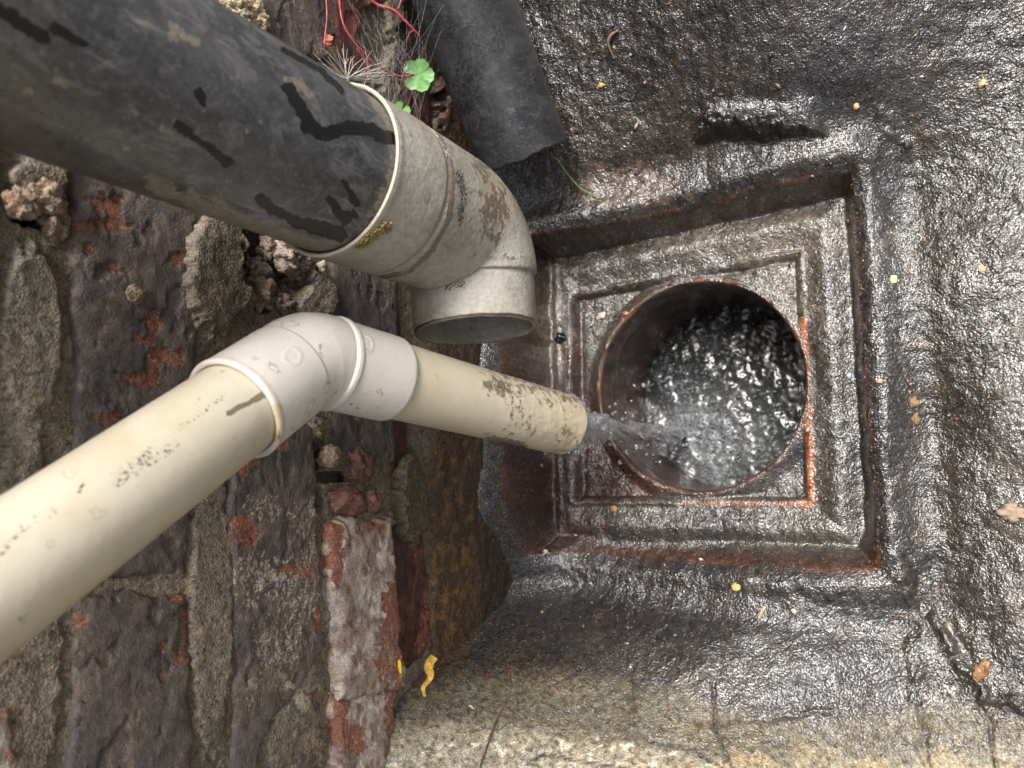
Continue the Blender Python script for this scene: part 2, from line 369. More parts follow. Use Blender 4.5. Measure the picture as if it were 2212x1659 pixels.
def _tps_fit(P, z, lam=2.0):
    n = len(P); s = P / 100.0
    r2 = ((s[:, None] - s[None]) ** 2).sum(-1); K = np.where(r2 > 0, 0.5 * r2 * np.log(r2 + 1e-12), 0) + lam * 1e-2 * np.eye(n)
    Q = np.c_[np.ones(n), s]; A = np.block([[K, Q], [Q.T, np.zeros((3, 3))]])
    return np.linalg.solve(A, np.r_[z, 0, 0, 0])
_tw = _tps_fit(cpx, cpz)
def base_z(x, y):
    x = np.clip(x, -330, 90); y = np.clip(y, -270, 430)
    sx, sy = x / 100.0, y / 100.0; out = _tw[-3] + _tw[-2] * sx + _tw[-1] * sy
    for (a, b), w in zip(cpx / 100.0, _tw[:-3]):
        r2 = (sx - a) ** 2 + (sy - b) ** 2; out = out + w * 0.5 * r2 * np.log(r2 + 1e-12)
    return out
Q1 = [(-58, 190), (-292, 181), (-292, -55), (-58, -56)]
Q2 = [(-97, 147), (-265, 141), (-266, -16), (-99, -16)]
HC = np.array([-170.5, 64.5]); HR = 75.0; RIMZ = -530.0; WATZ = -621.0
def ground_z(x, y, fine=True):
    z = base_z(x, y)
    dx = fbm(x * .05, y * .05, 3, 3) * 2.0; dy = fbm(x * .05, y * .05, 3, 9) * 2.0
    d1 = inpoly(x + dx, y + dy, Q1)
    d2 = inpoly(x + dx * .7, y + dy * .7, Q2)
    # convex cement lip round the hopper
    z = z + 6.5 * np.exp(-((d1 + 8) / 9.0) ** 2) - 3.5 * np.exp(-((d1 + 32) / 11.0) ** 2)
    # broken ledge of cement above the hopper
    px, py = proj(np.stack([x, y, z], -1))
    ld, lt = polydist(px, py, [(1500, 312), (1560, 292), (1640, 300), (1730, 285), (1800, 300)])
    side = py - np.interp(px, [1500, 1560, 1640, 1730, 1800], [312, 292, 300, 285, 300]) + 9 * fbm(px * .03, py * .03, 3, 5)
    win = sst(1490, 1540, px) * sst(1800, 1740, px)
    z = z + 9 * win * sst(2, -6, side) * sst(-95, -15, side) - 2 * win * np.exp(-((side - 8) / 7.0) ** 2) + 7 * (blob(px, py, 1570, 268, 44, 18, 3, .5, .04) + blob(px, py, 1655, 272, 40, 20, 4, .5, .04)) * (.6 + fbm(px * .05, py * .05, 3, 7))
    # folds lower right, ridge
    qx, qy = px + 26 * fbm(px * .012, py * .012, 4, 91), py + 26 * fbm(px * .012, py * .012, 4, 92)
    for pts, amp, wd in (([(1950,1250),(1990,1350),(1985,1500),(2010,1659)], 3, 16), ([(2020,1330),(2060,1430),(2140,1500),(2212,1530)], 4.5, 14),
                         ([(1960,1210),(2000,1290),(2090,1420)], -2, 12), ([(1905,240),(1930,290),(1950,330)], 4, 16),
                         ([(1990,1520),(2000,1600),(2010,1659)], -3, 5), ([(2110,1470),(2130,1560),(2150,1659)], -2.5, 5)):
        dd, _ = polydist(qx, qy, pts); z = z + amp * (.7 + .8 * fbm(px * .03, py * .03, 3, 93)) * np.exp(-(dd / wd) ** 2)
    # step where the drier kerb begins, cracks
    dd, _ = polydist(qx, qy, [(1500,1562),(1620,1556),(1720,1545),(1790,1530)]); z = z - 1.6 * np.exp(-(dd / 7.0) ** 2)
    cr = 1e9
    for pts in ([(1540,1480),(1545,1580),(1580,1659)], [(1365,1440),(1368,1500),(1372,1560)], [(1350,1659),(1240,1640),(1180,1628),(1150,1640)], [(1400,1600),(1500,1620),(1560,1659)]):
        dd, _ = polydist(px + 5 * fbm(px * .04, py * .04, 2, 4), py + 5 * fbm(px * .04, py * .04, 2, 6), pts); cr = np.minimum(cr, dd)
    z = z - 2.0 * np.exp(-(cr / 3.0) ** 2)
    # hopper tray
    floor = -532.0 + 6.5 * np.exp(-((d1 - 22) / 10.0) ** 2) + 2.0 * sst(24, 40, d1) + 1.5 * fbm(x * .03, y * .03, 3, 12)
    left = sst(-280, -291, x)
    wdt = 9.0 - 5.0 * left + 6.0 * sst(-30, -46, y)
    t = sst(0, 1, d1 / wdt)
    z = np.where(d1 > 0, z * (1 - t) + floor * t, z)
    # inner square: thin proud tile edge then a shallow recess
    chip = sst(-0.15, 0.25, fbm(x * .025, y * .025, 3, 40))
    z = z + np.where(d1 > 0, 1.6 * np.exp(-((d2 + 2.0) / 1.6) ** 2) * (0.25 + .75 * chip) + 3.2 * np.exp(-((x + 279) / 3.5) ** 2) * (1 + .6 * fbm(x * .1, y * .05, 2, 8)) - 2.5 * np.exp(-((x + 262) / 3.0) ** 2) * sst(145, 135, y) * sst(-20, -10, y), 0)
    z = np.where(d2 > 0, z - 5.0 * sst(0, 3.5, d2), z)
    r = np.hypot(x - HC[0], y - HC[1])
    # cement smeared over the top right corner of the inner square
    cm = sst(96, 104, r - 0) * 0 + sst(60, 90, y) * sst(-150, -120, x) * sst(0, 6, d2)
    z = z + 3.5 * cm * sst(76, 80, r)
    rr = sst(86, 76, r)
    z = z * (1 - rr) + (RIMZ - 0.5) * rr
    rough = np.where(d1 > 0, 0.7, 1.0) * (1 - .8 * rr)
    z = z + rough * (2.3 * fbm(x * .035, y * .035, 4, 21) + 1.15 * fbm(x * .12, y * .12, 3, 31))
    if fine:
        z = z + (0.25 + 0.75 * rough) * (0.55 * np.abs(fbm(x * .42, y * .42, 3, 51)) * 2 - 0.4 + 0.28 * fbm(x * .9, y * .9, 2, 61))
    return z, d1, d2, r, px, py

def ax(dense0, dense1, step, far0, far1):
    a = np.arange(dense0, dense1 + step, step)
    def outw(e, s):
        o = []; p = e; st = step * 3
        while abs(p - e) < 3200: st *= 1.35; p = p + s * st; o.append(p)
        return o
    L = [v for v in outw(a[0], -1) if v > far0][::-1]; Rr = [v for v in outw(a[-1], 1) if v < far1]
    return np.array(([far0] + L if far0 < a[0] - 1 else L) + list(a) + Rr + ([far1] if far1 > a[-1] + 1 else []))
gx = ax(-325, 62, 0.85, -326, 6000); gy = ax(-262, 430, 0.85, -5000, 5000)
GX, GY = np.meshgrid(gx, gy, indexing='ij')
gz, d1, d2, rr, gpx, gpy = ground_z(GX, GY)
fade = sst(60, 400, GX) + sst(-262, -600, GY) + sst(430, 800, GY)
X_, Y_ = GX.copy(), GY.copy()
# snap the ring of vertices round the hole onto the rim circle
near = np.abs(rr - HR) < 0.62
ang = np.arctan2(GY - HC[1], GX - HC[0])
X_[near] = HC[0] + HR * np.cos(ang[near]); Y_[near] = HC[1] + HR * np.sin(ang[near])
gz[near] = RIMZ - 0.6
GV = np.stack([X_, Y_, gz], -1)
fc = grid_faces(*GX.shape)
keep = (np.hypot(X_ - HC[0], Y_ - HC[1]).ravel()[fc].min(1) > HR - 0.05)
fc = fc[keep]
# colours: dry cement, wet black film, ochre, clay
px, py = proj(GV)
n1 = fbm(GX * .02, GY * .02, 4, 71); n2 = fbm(GX * .07, GY * .07, 4, 81); n3 = fbm(GX * .25, GY * .25, 3, 91)
tint = np.zeros(GX.shape + (3,)); tint[:] = (0.030, 0.028, 0.028)
tint = mixc(tint, (0.055, 0.050, 0.045), sst(-0.1, 0.35, n1))
tint = mixc(tint, (0.07, 0.048, 0.030), 0.45 * sst(0.15, 0.45, n2))
wet = 0.85 + 0.1 * n1
# right hand pavement: browner, with mud
rg = sst(1930, 1990, px); tint = mixc(tint, (0.045, 0.038, 0.026), rg * (0.55 + .4 * n1))
tint = mixc(tint, (0.13, 0.082, 0.038), .6 * sst(0.1, .5, n2) * np.exp(-((px - 1980 - 25 * n1) / 45.) ** 2) * sst(1100, 700, np.abs(py - 900)))
tint = mixc(tint, (0.13, 0.125, 0.115), rg * blob(px, py, 2210, 950, 60, 420, 5, .6, .02) * .6)
# drier olive kerb along the bottom
edge = np.interp(px, [860, 1000, 1200, 1350, 1500, 1640, 1780, 1950, 2060, 2212], [1455, 1440, 1440, 1455, 1480, 1540, 1548, 1520, 1500, 1560]) + 26 * n1 + 10 * n2
kd = sst(-22, 40, py - edge + 22 * n3)
tint = mixc(tint, (0.125, 0.117, 0.086), kd)
tint = mixc(tint, (0.115, 0.088, 0.045), kd * sst(0, .4, n2) * .6)
wet = wet * (1 - .45 * kd)
pale = sst(-12, 40, py - np.interp(px, [800, 900, 1100, 1300, 1500, 1800, 2212], [1560, 1545, 1560, 1590, 1618, 1640, 1600]) - 20 * n1 + 30 * n2)
tint = mixc(tint, (0.27, 0.26, 0.21), pale * (.8 + .4 * n2)); wet = wet * (1 - .55 * pale)
yel = blob(px, py, 1850, 1690, 420, 70, 8, .5, .01) * kd
tint = mixc(tint, (0.27, 0.24, 0.155), yel * .7)
wht = sst(.12, .3, fbm(px * .03, py * .05, 4, 44)) * blob(px, py, 1150, 1650, 330, 60, 8, .4, .02)
tint = mixc(tint, (0.55, 0.54, 0.48), wht * .8)
crk = np.full(px.shape, 1e9)
for pts in ([(1540,1480),(1545,1580),(1580,1659)], [(1365,1440),(1368,1500),(1372,1560)], [(1350,1659),(1240,1640),(1180,1628),(1150,1640)], [(1400,1600),(1500,1620),(1560,1659)], [(1990,1520),(2000,1600),(2010,1659)], [(2110,1470),(2130,1560),(2150,1659)]):
    dd, _ = polydist(px + 5 * fbm(px * .04, py * .04, 2, 4), py + 5 * fbm(px * .04, py * .04, 2, 6), pts); crk = np.minimum(crk, dd)
tint = mixc(tint, (0.03, 0.026, 0.02), sst(5, 2, crk) * .85)
# sand coloured cement inside the tray (upper part and right)
tr = sst(0, 8, d1)
sand = tr * sst(-.25, .25, n1 + .35 * blob(px, py, 1550, 500, 420, 130, 3, .3, .01) + .1)
tint = mixc(tint, (0.080, 0.072, 0.060), sand * .75)
tint = mixc(tint, (0.19, 0.17, 0.13), blob(px, py, 1640, 510, 220, 60, 13, .5, .02) * .6)
tint = mixc(tint, (0.15, 0.13, 0.095), tr * blob(px, py, 1700, 640, 70, 120, 14, .5, .03) * .6)
# clay of the hopper: its sloping inner face and the thin inner edge
clay = np.exp(-((d1 - 3.0) / 3.6) ** 2)
botm = sst(-40, -50, GY); lft = sst(-262, -272, GX)
tint = mixc(tint, (0.060, 0.030, 0.020), clay * .85)
tint = mixc(tint, (0.10, 0.040, 0.022), clay * botm * .8 * sst(-.3, .3, n2 + .2)); 
org = np.exp(-((d1 - 0.3) / 1.0) ** 2) * sst(.0, .35, fbm(GX * .03, GY * .03, 3, 77) + .25 * blob(px, py, 1470, 440, 100, 40, 3, .3, .02) + .12 * sst(-70, -62, GX)) * .8
tint = mixc(tint, (0.20, 0.075, 0.035), np.clip(org, 0, 1) * .9)
org2 = np.exp(-((d2 + 1.6) / (1.5 + .6 * sst(-110, -100, GX))) ** 2) * sst(0.2, 0.6, .0 + .5 * fbm(GX * .03, GY * .03, 3, 78) + .75 * sst(-112, -104, GX) * sst(112, 100, GY) + .38 * sst(-10, -18, GY))
tint = mixc(tint, (0.50, 0.17, 0.055), np.clip(org2 * 1.15, 0, 1))
# bare wet clay at the left of the mouth and back of the hopper
lc = tr * blob(px, py, 1240, 960, 90, 190, 23, .45, .015)
tint = mixc(tint, (0.085, 0.032, 0.021), lc * .85); wet = np.maximum(wet, lc)
cor = sst(0, 3, d2) * blob(px, py, 1320, 1040, 110, 70, 24, .3, .02)
tint = mixc(tint, (0.085, 0.034, 0.022), cor * .85)
chn = np.exp(-((px - 1256) / 14.) ** 2) * sst(600, 660, py) * sst(1090, 1060, py)
tint = mixc(tint, (0.075, 0.032, 0.022), chn * .8)
# grey pinkish scum ledge between pipe and gully
tint = mixc(tint, (0.17, 0.145, 0.13), blob(px, py, 1195, 790, 45, 170, 33, .5, .02) * .7)
tint = mixc(tint, (0.07, 0.052, 0.04), blob(px, py, 1350, 300, 220, 90, 43, .6, .01) * .5)
tint = mixc(tint, (0.18, 0.12, 0.09), blob(px, py, 1350, 400, 120, 45, 45, .6, .02) * .5)
rim = np.exp(-((rr - 76) / 1.5) ** 2)
tint = mixc(tint, (0.10, 0.045, 0.025), rim * .7)
# ochre algae at the foot of the wall
och = blob(px, py, 980, 1180, 75, 260, 27, .5, .012)
tint = mixc(tint, (0.085, 0.055, 0.028), och * .8)
tint = np.clip(tint * (1 + .25 * n3[..., None]), .004, .8)
wet = np.clip(wet * (1 - .25 * sst(.1, .5, n3)), 0, 1)
gt = np.concatenate([tint, wet[..., None]], -1).reshape(-1, 4)
ground = mk('ground', GV.reshape(-1, 3), fc, M_GROUND, tint=gt); tag(ground, kind='structure')

# ------------------------------------------------------------------ the wall: mortar bed and bricks
WX = -300.0
wall = thing('brick_wall', (WX, 60, -470), 'old brick wall of burnt purple and orange bricks with crumbling mortar beside the drain', 'wall')
def wall_h(y, z, px, py):
    """mm in front of the plane WX"""
    h = -2.5 + 2.2 * fbm(y * .03, z * .03, 3, 101) + 1.0 * fbm(y * .12, z * .12, 4, 102) + .35 * fbm(y * .5, z * .5, 3, 103)
    def b(cx, cy, rx, ry, amp, seed=1, rough=.3, fr=.03, rot=0):
        return amp * blob(px, py, cx, cy, rx, ry, seed, rough, fr, rot)
    h = h + b(465, 590, 72, 130, 9, 1, .16) + b(75, 560, 70, 60, 0) + b(85, 380, 60, 50, 6, 3, .25)
    h = h + b(70, 720, 65, 190, 3, 5, .15) + b(460, 1300, 45, 330, 2.5, 6, .15) + b(60, 1350, 80, 400, 2, 6, .15)
    h = h + b(680, 645, 48, 60, 5, 8, .2) + b(895, 1080, 32, 95, 9, 9, .25) + b(620, 1560, 70, 130, 3, 10, .2, .03, -.5)
    h = h + b(815, 1125, 50, 22, 4, 11)
    # lost mortar
    h = h + b(80, 460, 46, 30, -22, 21, .5) + b(600, 560, 80, 90, -13, 22, .35) + b(612, 612, 18, 22, -28, 23, .4)
    h = h + b(560, 545, 34, 40, -10, 29, .4) + b(690, 985, 20, 42, -22, 24, .4) + b(690, 1085, 16, 28, -20, 25, .4)
    h = h + b(575, 660, 16, 14, -10, 26, .4) + b(740, 1030, 60, 12, -12, 27, .4) + b(800, 80, 60, 110, -8, 28, .4) + b(930, 120, 50, 170, -9, 30, .3)
    h = h + b(520, 20, 40, 60, 7, 31, .4)
    # foot of the wall: a sloping cement fillet
    foot = np.interp(z, [-480, -452, -405, -395, -300], [3, 1, -1.5, -5, 0]); h = h + foot
    return h
wy = ax(-235, 330, 0.75, -2500, 2500); wz = np.concatenate([np.arange(-500, -85, 0.75), np.arange(-80, 260, 40), np.arange(300, 1800, 150)])
WY, WZ = np.meshgrid(wy, wz, indexing='ij')
wpx, wpy = proj(np.stack([np.full(WY.shape, WX), WY, WZ], -1))
inview = (wpx > -400) & (wpx < 1300) & (wpy > -400) & (wpy < 2100) & (WZ < -60)
wpx = np.where(inview, wpx, -5000); wpy = np.where(inview, wpy, -5000)
wh = wall_h(WY, WZ, wpx, wpy)
wt = np.zeros(WY.shape + (3,)); wt[:] = (0.165, 0.148, 0.12)
m1 = fbm(WY * .02, WZ * .02, 4, 111); m2 = fbm(WY * .1, WZ * .1, 4, 112)
wt = mixc(wt, (0.12, 0.107, 0.082), sst(-.2, .3, m1)); wt = mixc(wt, (0.215, 0.20, 0.17), .8 * blob(wpx, wpy, 70, 740, 70, 220, 5, .3, .02)); wt = mixc(wt, (0.24, 0.215, 0.175), sst(.12, .45, m2) * .6)
wt = mixc(wt, (0.075, 0.066, 0.045), blob(wpx, wpy, 470, 600, 62, 120, 1, .2, .03) * .7)
wt = mixc(wt, (0.30, 0.245, 0.205), blob(wpx, wpy, 600, 545, 90, 60, 2, .4, .03) * .5)
wt = mixc(wt, (0.16, 0.15, 0.125), blob(wpx, wpy, 680, 645, 48, 60, 8, .2, .03))
wt = mixc(wt, (0.055, 0.05, 0.028), blob(wpx, wpy, 895, 1080, 40, 110, 9, .25, .03) * .8)
wt = mixc(wt, (0.30, 0.29, 0.24), blob(wpx, wpy, 640, 1440, 40, 90, 10, .3, .03, -.3) * .8)
wt = mixc(wt, (0.36, 0.32, 0.24), blob(wpx, wpy, 520, 20, 50, 60, 31, .4, .03))
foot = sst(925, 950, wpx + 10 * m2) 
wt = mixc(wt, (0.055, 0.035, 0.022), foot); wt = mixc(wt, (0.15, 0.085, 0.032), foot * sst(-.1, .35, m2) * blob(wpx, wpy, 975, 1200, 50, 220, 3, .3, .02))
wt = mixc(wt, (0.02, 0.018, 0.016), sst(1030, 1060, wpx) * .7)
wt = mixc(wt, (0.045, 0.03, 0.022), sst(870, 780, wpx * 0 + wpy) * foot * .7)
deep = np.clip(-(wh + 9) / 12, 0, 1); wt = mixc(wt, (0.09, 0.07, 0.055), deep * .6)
wwet = np.clip(sst(850, 1000, wpx) * .9 + .05, 0, 1)
wtint = np.concatenate([wt, wwet[..., None]], -1).reshape(-1, 4)
mk('mortar', np.stack([WX + wh, WY, WZ], -1).reshape(-1, 3), grid_faces(*WY.shape), M_MORTAR, parent=wall, tint=wtint)
# body of the wall behind its face
bxv = [(x, y, z) for x in (WX - 215, WX - 45) for y in (-2480, 2480) for z in (-700, 1640)]
mk('wall_core', np.array(bxv), [[0, 1, 3, 2], [4, 6, 7, 5], [0, 4, 5, 1], [2, 3, 7, 6], [0, 2, 6, 4], [1, 5, 7, 3]],
   simple('core_brick', (0.12, 0.08, 0.06), (0.18, 0.13, 0.10)), parent=wall, smooth=False)

DARK, PALE, RED = 0, 1, 2
def brick(quad, lift=0.0, kind=DARK, seed=0, cell=0.75, spalls=(), lime=(), wetv=0.03, wob=1.6, name='brick', orange=.0, flecks=.0, tilt=0.0, cut=None, tone=1.0):
    """quad: TL, TR, BR, BL in photograph pixels, unprojected on the wall plane"""
    q = [onX(a, b, WX)[1:] for a, b in quad]
    q = np.array(q)                                     # (y, z)
    Lu = (np.hypot(*(q[1] - q[0])) + np.hypot(*(q[2] - q[3]))) / 2
    Lv = (np.hypot(*(q[3] - q[0])) + np.hypot(*(q[2] - q[1]))) / 2
    nu, nv = max(8, int(Lu / cell)), max(8, int(Lv / cell))
    u = np.linspace(0, 1, nu)[:, None] * np.ones(nv)[None]; v = np.ones(nu)[:, None] * np.linspace(0, 1, nv)[None]
    Pt = ((1 - u) * (1 - v))[..., None] * q[0] + (u * (1 - v))[..., None] * q[1] + (u * v)[..., None] * q[2] + ((1 - u) * v)[..., None] * q[3]
    y, z = Pt[..., 0], Pt[..., 1]
    e = np.minimum(np.minimum(u, 1 - u) * Lu, np.minimum(v, 1 - v) * Lv)
    y = y + wob * fbm(z * .07 + seed, y * .07, 4, 7 + seed) * 1.8; z = z + wob * fbm(y * .07, z * .07 + seed, 4, 17 + seed) * 1.8
    ed = e - 1.2 * (1 + fbm(y * .15, z * .15, 3, 27 + seed))
    h = lift + 1.0 * fbm(y * .025, z * .04, 3, 37 + seed) + .4 * fbm(y * .12, z * .2, 4, 47 + seed) + .22 * fbm(y * .6, z * .8, 3, 57 + seed) + tilt * (u - .5)
    h = h - .8 * (sst(.12, .22, fbm(y * .05, z * .07, 4, 63 + seed)))       # flaked skin
    h = h - 7.5 * np.exp(-(np.maximum(ed, 0) / 1.5)) 
    px, py = proj(np.stack([np.full(y.shape, WX), y, z], -1))
    sp = np.zeros(y.shape)
    for (cx, cy, rx, ry) in spalls:
        sp = np.maximum(sp, blob(px, py, cx, cy, rx, ry, int(cx), .6, .05))
    lm = np.zeros(y.shape)
    for (cx, cy, rx, ry) in lime:
        lm = np.maximum(lm, blob(px, py, cx, cy, rx, ry, int(cx) + 3, .55, .05))
    h = h - .7 * sp
    if cut is not None:
        cd = inpoly(px, py, cut); h = h - 16 * sst(-3, 5, cd + 4 * fbm(px * .03, py * .03, 3, 3))
    h[0, :] = h[-1, :] = lift - 16; h[:, 0] = h[:, -1] = lift - 16
    n = fbm(y * .035, z * .05, 4, 67 + seed); n2_ = fbm(y * .12, z * .15, 4, 77 + seed)
    t = np.zeros(y.shape + (3,)); er = sst(7, 1.5, ed + 3 * n2_)
    if kind == DARK:
        t[:] = (0.118, 0.093, 0.080); t = mixc(t, (0.078, 0.069, 0.067), sst(-.2, .25, n)); t = mixc(t, (0.175, 0.142, 0.118), sst(.05, .45, n2_) * .7)
        mr = .08 + orange + .25 * n2_ + .2 * er + .68 * sp
        mg = .03 + flecks + .2 * n + .46 * lm + .05 * er
    elif kind == PALE:
        t[:] = (0.29, 0.225, 0.19); t = mixc(t, (0.52, 0.48, 0.42), sst(-.15, .3, n)); t = mixc(t, (0.18, 0.085, 0.055), sst(.0, .35, n2_) * .8)
        mr = .10 + orange + .3 * n + .4 * er * sst(.45, .9, u) + .55 * sp
        mg = .15 + flecks + .3 * n2_ + .3 * lm
    else:
        t[:] = (0.085, 0.026, 0.020); t = mixc(t, (0.05, 0.022, 0.022), sst(-.2, .25, n)); t = mixc(t, (0.16, 0.05, 0.026), sst(.05, .4, n2_) * .8)
        mr = .03 + orange + .2 * n2_ + .5 * sp; mg = .0 + flecks + .1 * n + .9 * lm
    t = t * tone
    mb = .05 + .15 * n2_
    mk(name, np.stack([WX + h, y, z], -1).reshape(-1, 3), grid_faces(nu, nv), M_BRICK, parent=wall,
       tint=np.concatenate([t, np.full(t.shape[:2] + (1,), wetv)], -1).reshape(-1, 4),
       masks=np.stack([mr, mg, mb, np.ones(mr.shape)], -1).reshape(-1, 4))

brick([(-120, 300), (14, 445), (14, 790), (-140, 800)], 0, DARK, 1, orange=.4, lime=[(5, 740, 14, 30)])
brick([(-140, 830), (10, 815), (4, 1490), (-160, 1500)], -1, DARK, 2, orange=.1)
brick([(-150, 1520), (40, 1510), (78, 1800), (-150, 1800)], 1, PALE, 3, orange=.2)
brick([(140, 330), (455, 400), (412, 1262), (150, 1250)], 1.2, DARK, 4, orange=.03, flecks=.02,
      spalls=[(230, 440, 40, 20), (245, 470, 18, 45), (215, 490, 60, 14), (320, 735, 16, 12), (295, 730, 10, 12), (355, 770, 38, 22), (330, 700, 20, 25), (330, 800, 14, 40), (300, 820, 40, 16),
              (225, 905, 30, 12), (255, 940, 10, 60), (190, 1000, 14, 20), (415, 640, 12, 30), (385, 560, 30, 14), (245, 575, 22, 12), (190, 540, 12, 10)],
      lime=[(330, 770, 10, 10), (205, 895, 12, 8), (180, 560, 8, 8)])
brick([(150, 1268), (420, 1272), (440, 1800), (130, 1800)], 0.6, DARK, 5, orange=-.02, wob=2.0,
      spalls=[(392, 1415, 20, 24), (400, 1350, 10, 40), (355, 1400, 9, 16), (395, 1295, 26, 10), (350, 1465, 8, 14), (415, 1480, 8, 30), (170, 1340, 14, 20)], lime=[(420, 1350, 8, 5)])
brick([(560, -140), (700, -150), (720, 140), (560, 160)], 1.5, DARK, 6, orange=-.08, lime=[(600, 100, 5, 5)])
brick([(715, -140), (790, -140), (800, 170), (728, 190)], -2, RED, 7, orange=.25, flecks=.08)
brick([(484, 905), (682, 915), (716, 1430), (500, 1800)], 0.8, DARK, 8, orange=.06, flecks=.10, wob=1.8,
      spalls=[(540, 985, 24, 20), (525, 1010, 12, 30), (600, 960, 20, 12), (690, 1340, 12, 36), (650, 1230, 40, 20), (530, 1150, 30, 40)],
      lime=[(545, 1250, 50, 60), (640, 1290, 60, 80), (655, 1110, 30, 40), (570, 1100, 40, 30), (600, 1400, 50, 60), (668, 1190, 20, 40)],
      cut=[(735, 1395), (700, 1400), (640, 1500), (560, 1610), (545, 1720), (735, 1720)])
brick([(625, 1500), (700, 1470), (706, 1800), (590, 1800)], 0.5, DARK, 9, orange=.12, spalls=[(650, 1510, 50, 16), (630, 1560, 14, 40)])
brick([(716, 430), (872, 470), (868, 1010), (712, 985)], -1.0, DARK, 10, orange=.0, tone=.85, flecks=-.03, wetv=.25)
brick([(800, 560), (880, 560), (905, 1015), (850, 1050)], -4.5, RED, 11, wetv=.5, orange=-.03, tone=.8)
brick([(700, 1118), (842, 1112), (872, 1490), (718, 1530)], 5.0, PALE, 12, orange=.12, flecks=.02, wob=2.4, tilt=3,
      spalls=[(715, 1150, 20, 24), (850, 1180, 16, 60), (840, 1330, 26, 90), (830, 1420, 30, 60), (790, 1135, 26, 12), (720, 1210, 12, 60)], lime=[(790, 1400, 50, 50), (770, 1250, 40, 60)])
brick([(712, 1500), (866, 1478), (812, 1800), (712, 1820)], 4.0, PALE, 13, orange=.14, wob=2.4, tone=.9, spalls=[(850, 1560, 26, 80), (728, 1560, 14, 60), (760, 1600, 20, 30)])
brick([(838, 1120), (925, 1020), (955, 1405), (875, 1480)], -3.5, RED, 14, wetv=.75, orange=.10, wob=1.6,
      spalls=[(935, 1330, 16, 80), (925, 1400, 14, 40), (905, 1150, 8, 60)])
brick([(880, 60), (935, 130), (1000, 520), (900, 520)], -6, RED, 15, wetv=.3, tone=.6)
# courses outside the frame, plainer, sharing one mesh
def plain_brick_mesh():
    L, H, D, b = 107, 32.5, 8, 2.5
    out = []
    for (x, s) in ((-14, 0), (-.5, 0), (1.4, b)):
        for (yy, zz) in ((-L + s, -H + s), (L - s, -H + s), (L - s, H - s), (-L + s, H - s)): out.append((x, yy, zz))
    f = [[8, 9, 10, 11]]
    for k in range(2):
        for i in range(4):
            a = k * 4 + i; b2 = k * 4 + (i + 1) % 4; f.append([a, b2, b2 + 4, a + 4])
    return out, f
pbv, pbf = plain_brick_mesh()
M_FAR = simple('plain_burnt_brick', (0.075, 0.045, 0.040), (0.16, 0.075, 0.055), 0.7, 60, 0.001)
pbm = bpy.data.meshes.new('brick'); pbm.from_pydata([(x / 1000, y / 1000, z / 1000) for x, y, z in pbv], [], pbf); pbm.materials.append(M_FAR)
def far_brick(y, z):
    o = bpy.data.objects.new('brick', pbm); COL.objects.link(o); o.parent = wall
    o.location = tuple(W((WX + random.uniform(-1, 1), y, z)) - BASE[wall.name])
    o.rotation_euler = (random.uniform(-.006, .006), 0, random.uniform(-.008, .008))
for c in range(13):
    z = -102 + 75 * c
    for k in range(-4, 5):
        y = k * 225 + (112 if c % 2 else 0) + 20
        far_brick(y, z)
for c in range(1, 5):
    z = -102 - 75 * c
    for k in (-4, -3, 2, 3, 4):
        y = k * 225 + (112 if c % 2 else 0) + (-20 if k < 0 else 30)
        if (k < 0 and y + 107 < -245) or (k > 0 and y - 107 > 335): far_brick(y, z)

# rubble and stones lodged in the open joints
def lump(name, c, r, mat, parent=None, seed=0, n=3, rough=.3, label=None, cat=None, group=None, color=None, wetv=.05, freq=1.6):
    import mathutils.noise as mn
    t = (1 + 5 ** .5) / 2
    iv = [(-1, t, 0), (1, t, 0), (-1, -t, 0), (1, -t, 0), (0, -1, t), (0, 1, t), (0, -1, -t), (0, 1, -t), (t, 0, -1), (t, 0, 1), (-t, 0, -1), (-t, 0, 1)]
    fcs = [(0,11,5),(0,5,1),(0,1,7),(0,7,10),(0,10,11),(1,5,9),(5,11,4),(11,10,2),(10,7,6),(7,1,8),(3,9,4),(3,4,2),(3,2,6),(3,6,8),(3,8,9),(4,9,5),(2,4,11),(6,2,10),(8,6,7),(9,8,1)]
    vs_ = [nrm(v) for v in iv]
    for _ in range(n):
        mid = {}; nf = []
        def mp(a, b):
            k = (min(a, b), max(a, b))
            if k not in mid: vs_.append(nrm(vs_[a] + vs_[b])); mid[k] = len(vs_) - 1
            return mid[k]
        for a, b, c_ in fcs:
            x, y, z = mp(a, b), mp(b, c_), mp(c_, a); nf += [(a, x, z), (b, y, x), (c_, z, y), (x, y, z)]
        fcs = nf
    V = []
    for v in vs_:
        p = Vector(v) * freq + Vector((seed * 3.7, seed * 1.3, -seed))
        k = 1 + rough * mn.noise(p) + rough * .5 * mn.noise(p * 2.3) + rough * .3 * mn.noise(p * 5.1)
        V.append(np.array(c) + np.array(r) * v * k)
    V = np.array(V)
    tt = None
    if color is not None:
        tt = np.ones((len(V), 4)); tt[:, :3] = color; tt[:, 3] = wetv
    o = mk(name, V, np.array(fcs), mat, parent=parent, base=None if parent else c, tint=tt)
    if label: tag(o, label, cat, group)
    return o
def wp(px, py, dx=0):
    p = onX(px, py, WX); p = onX(px, py, WX + dx); return p
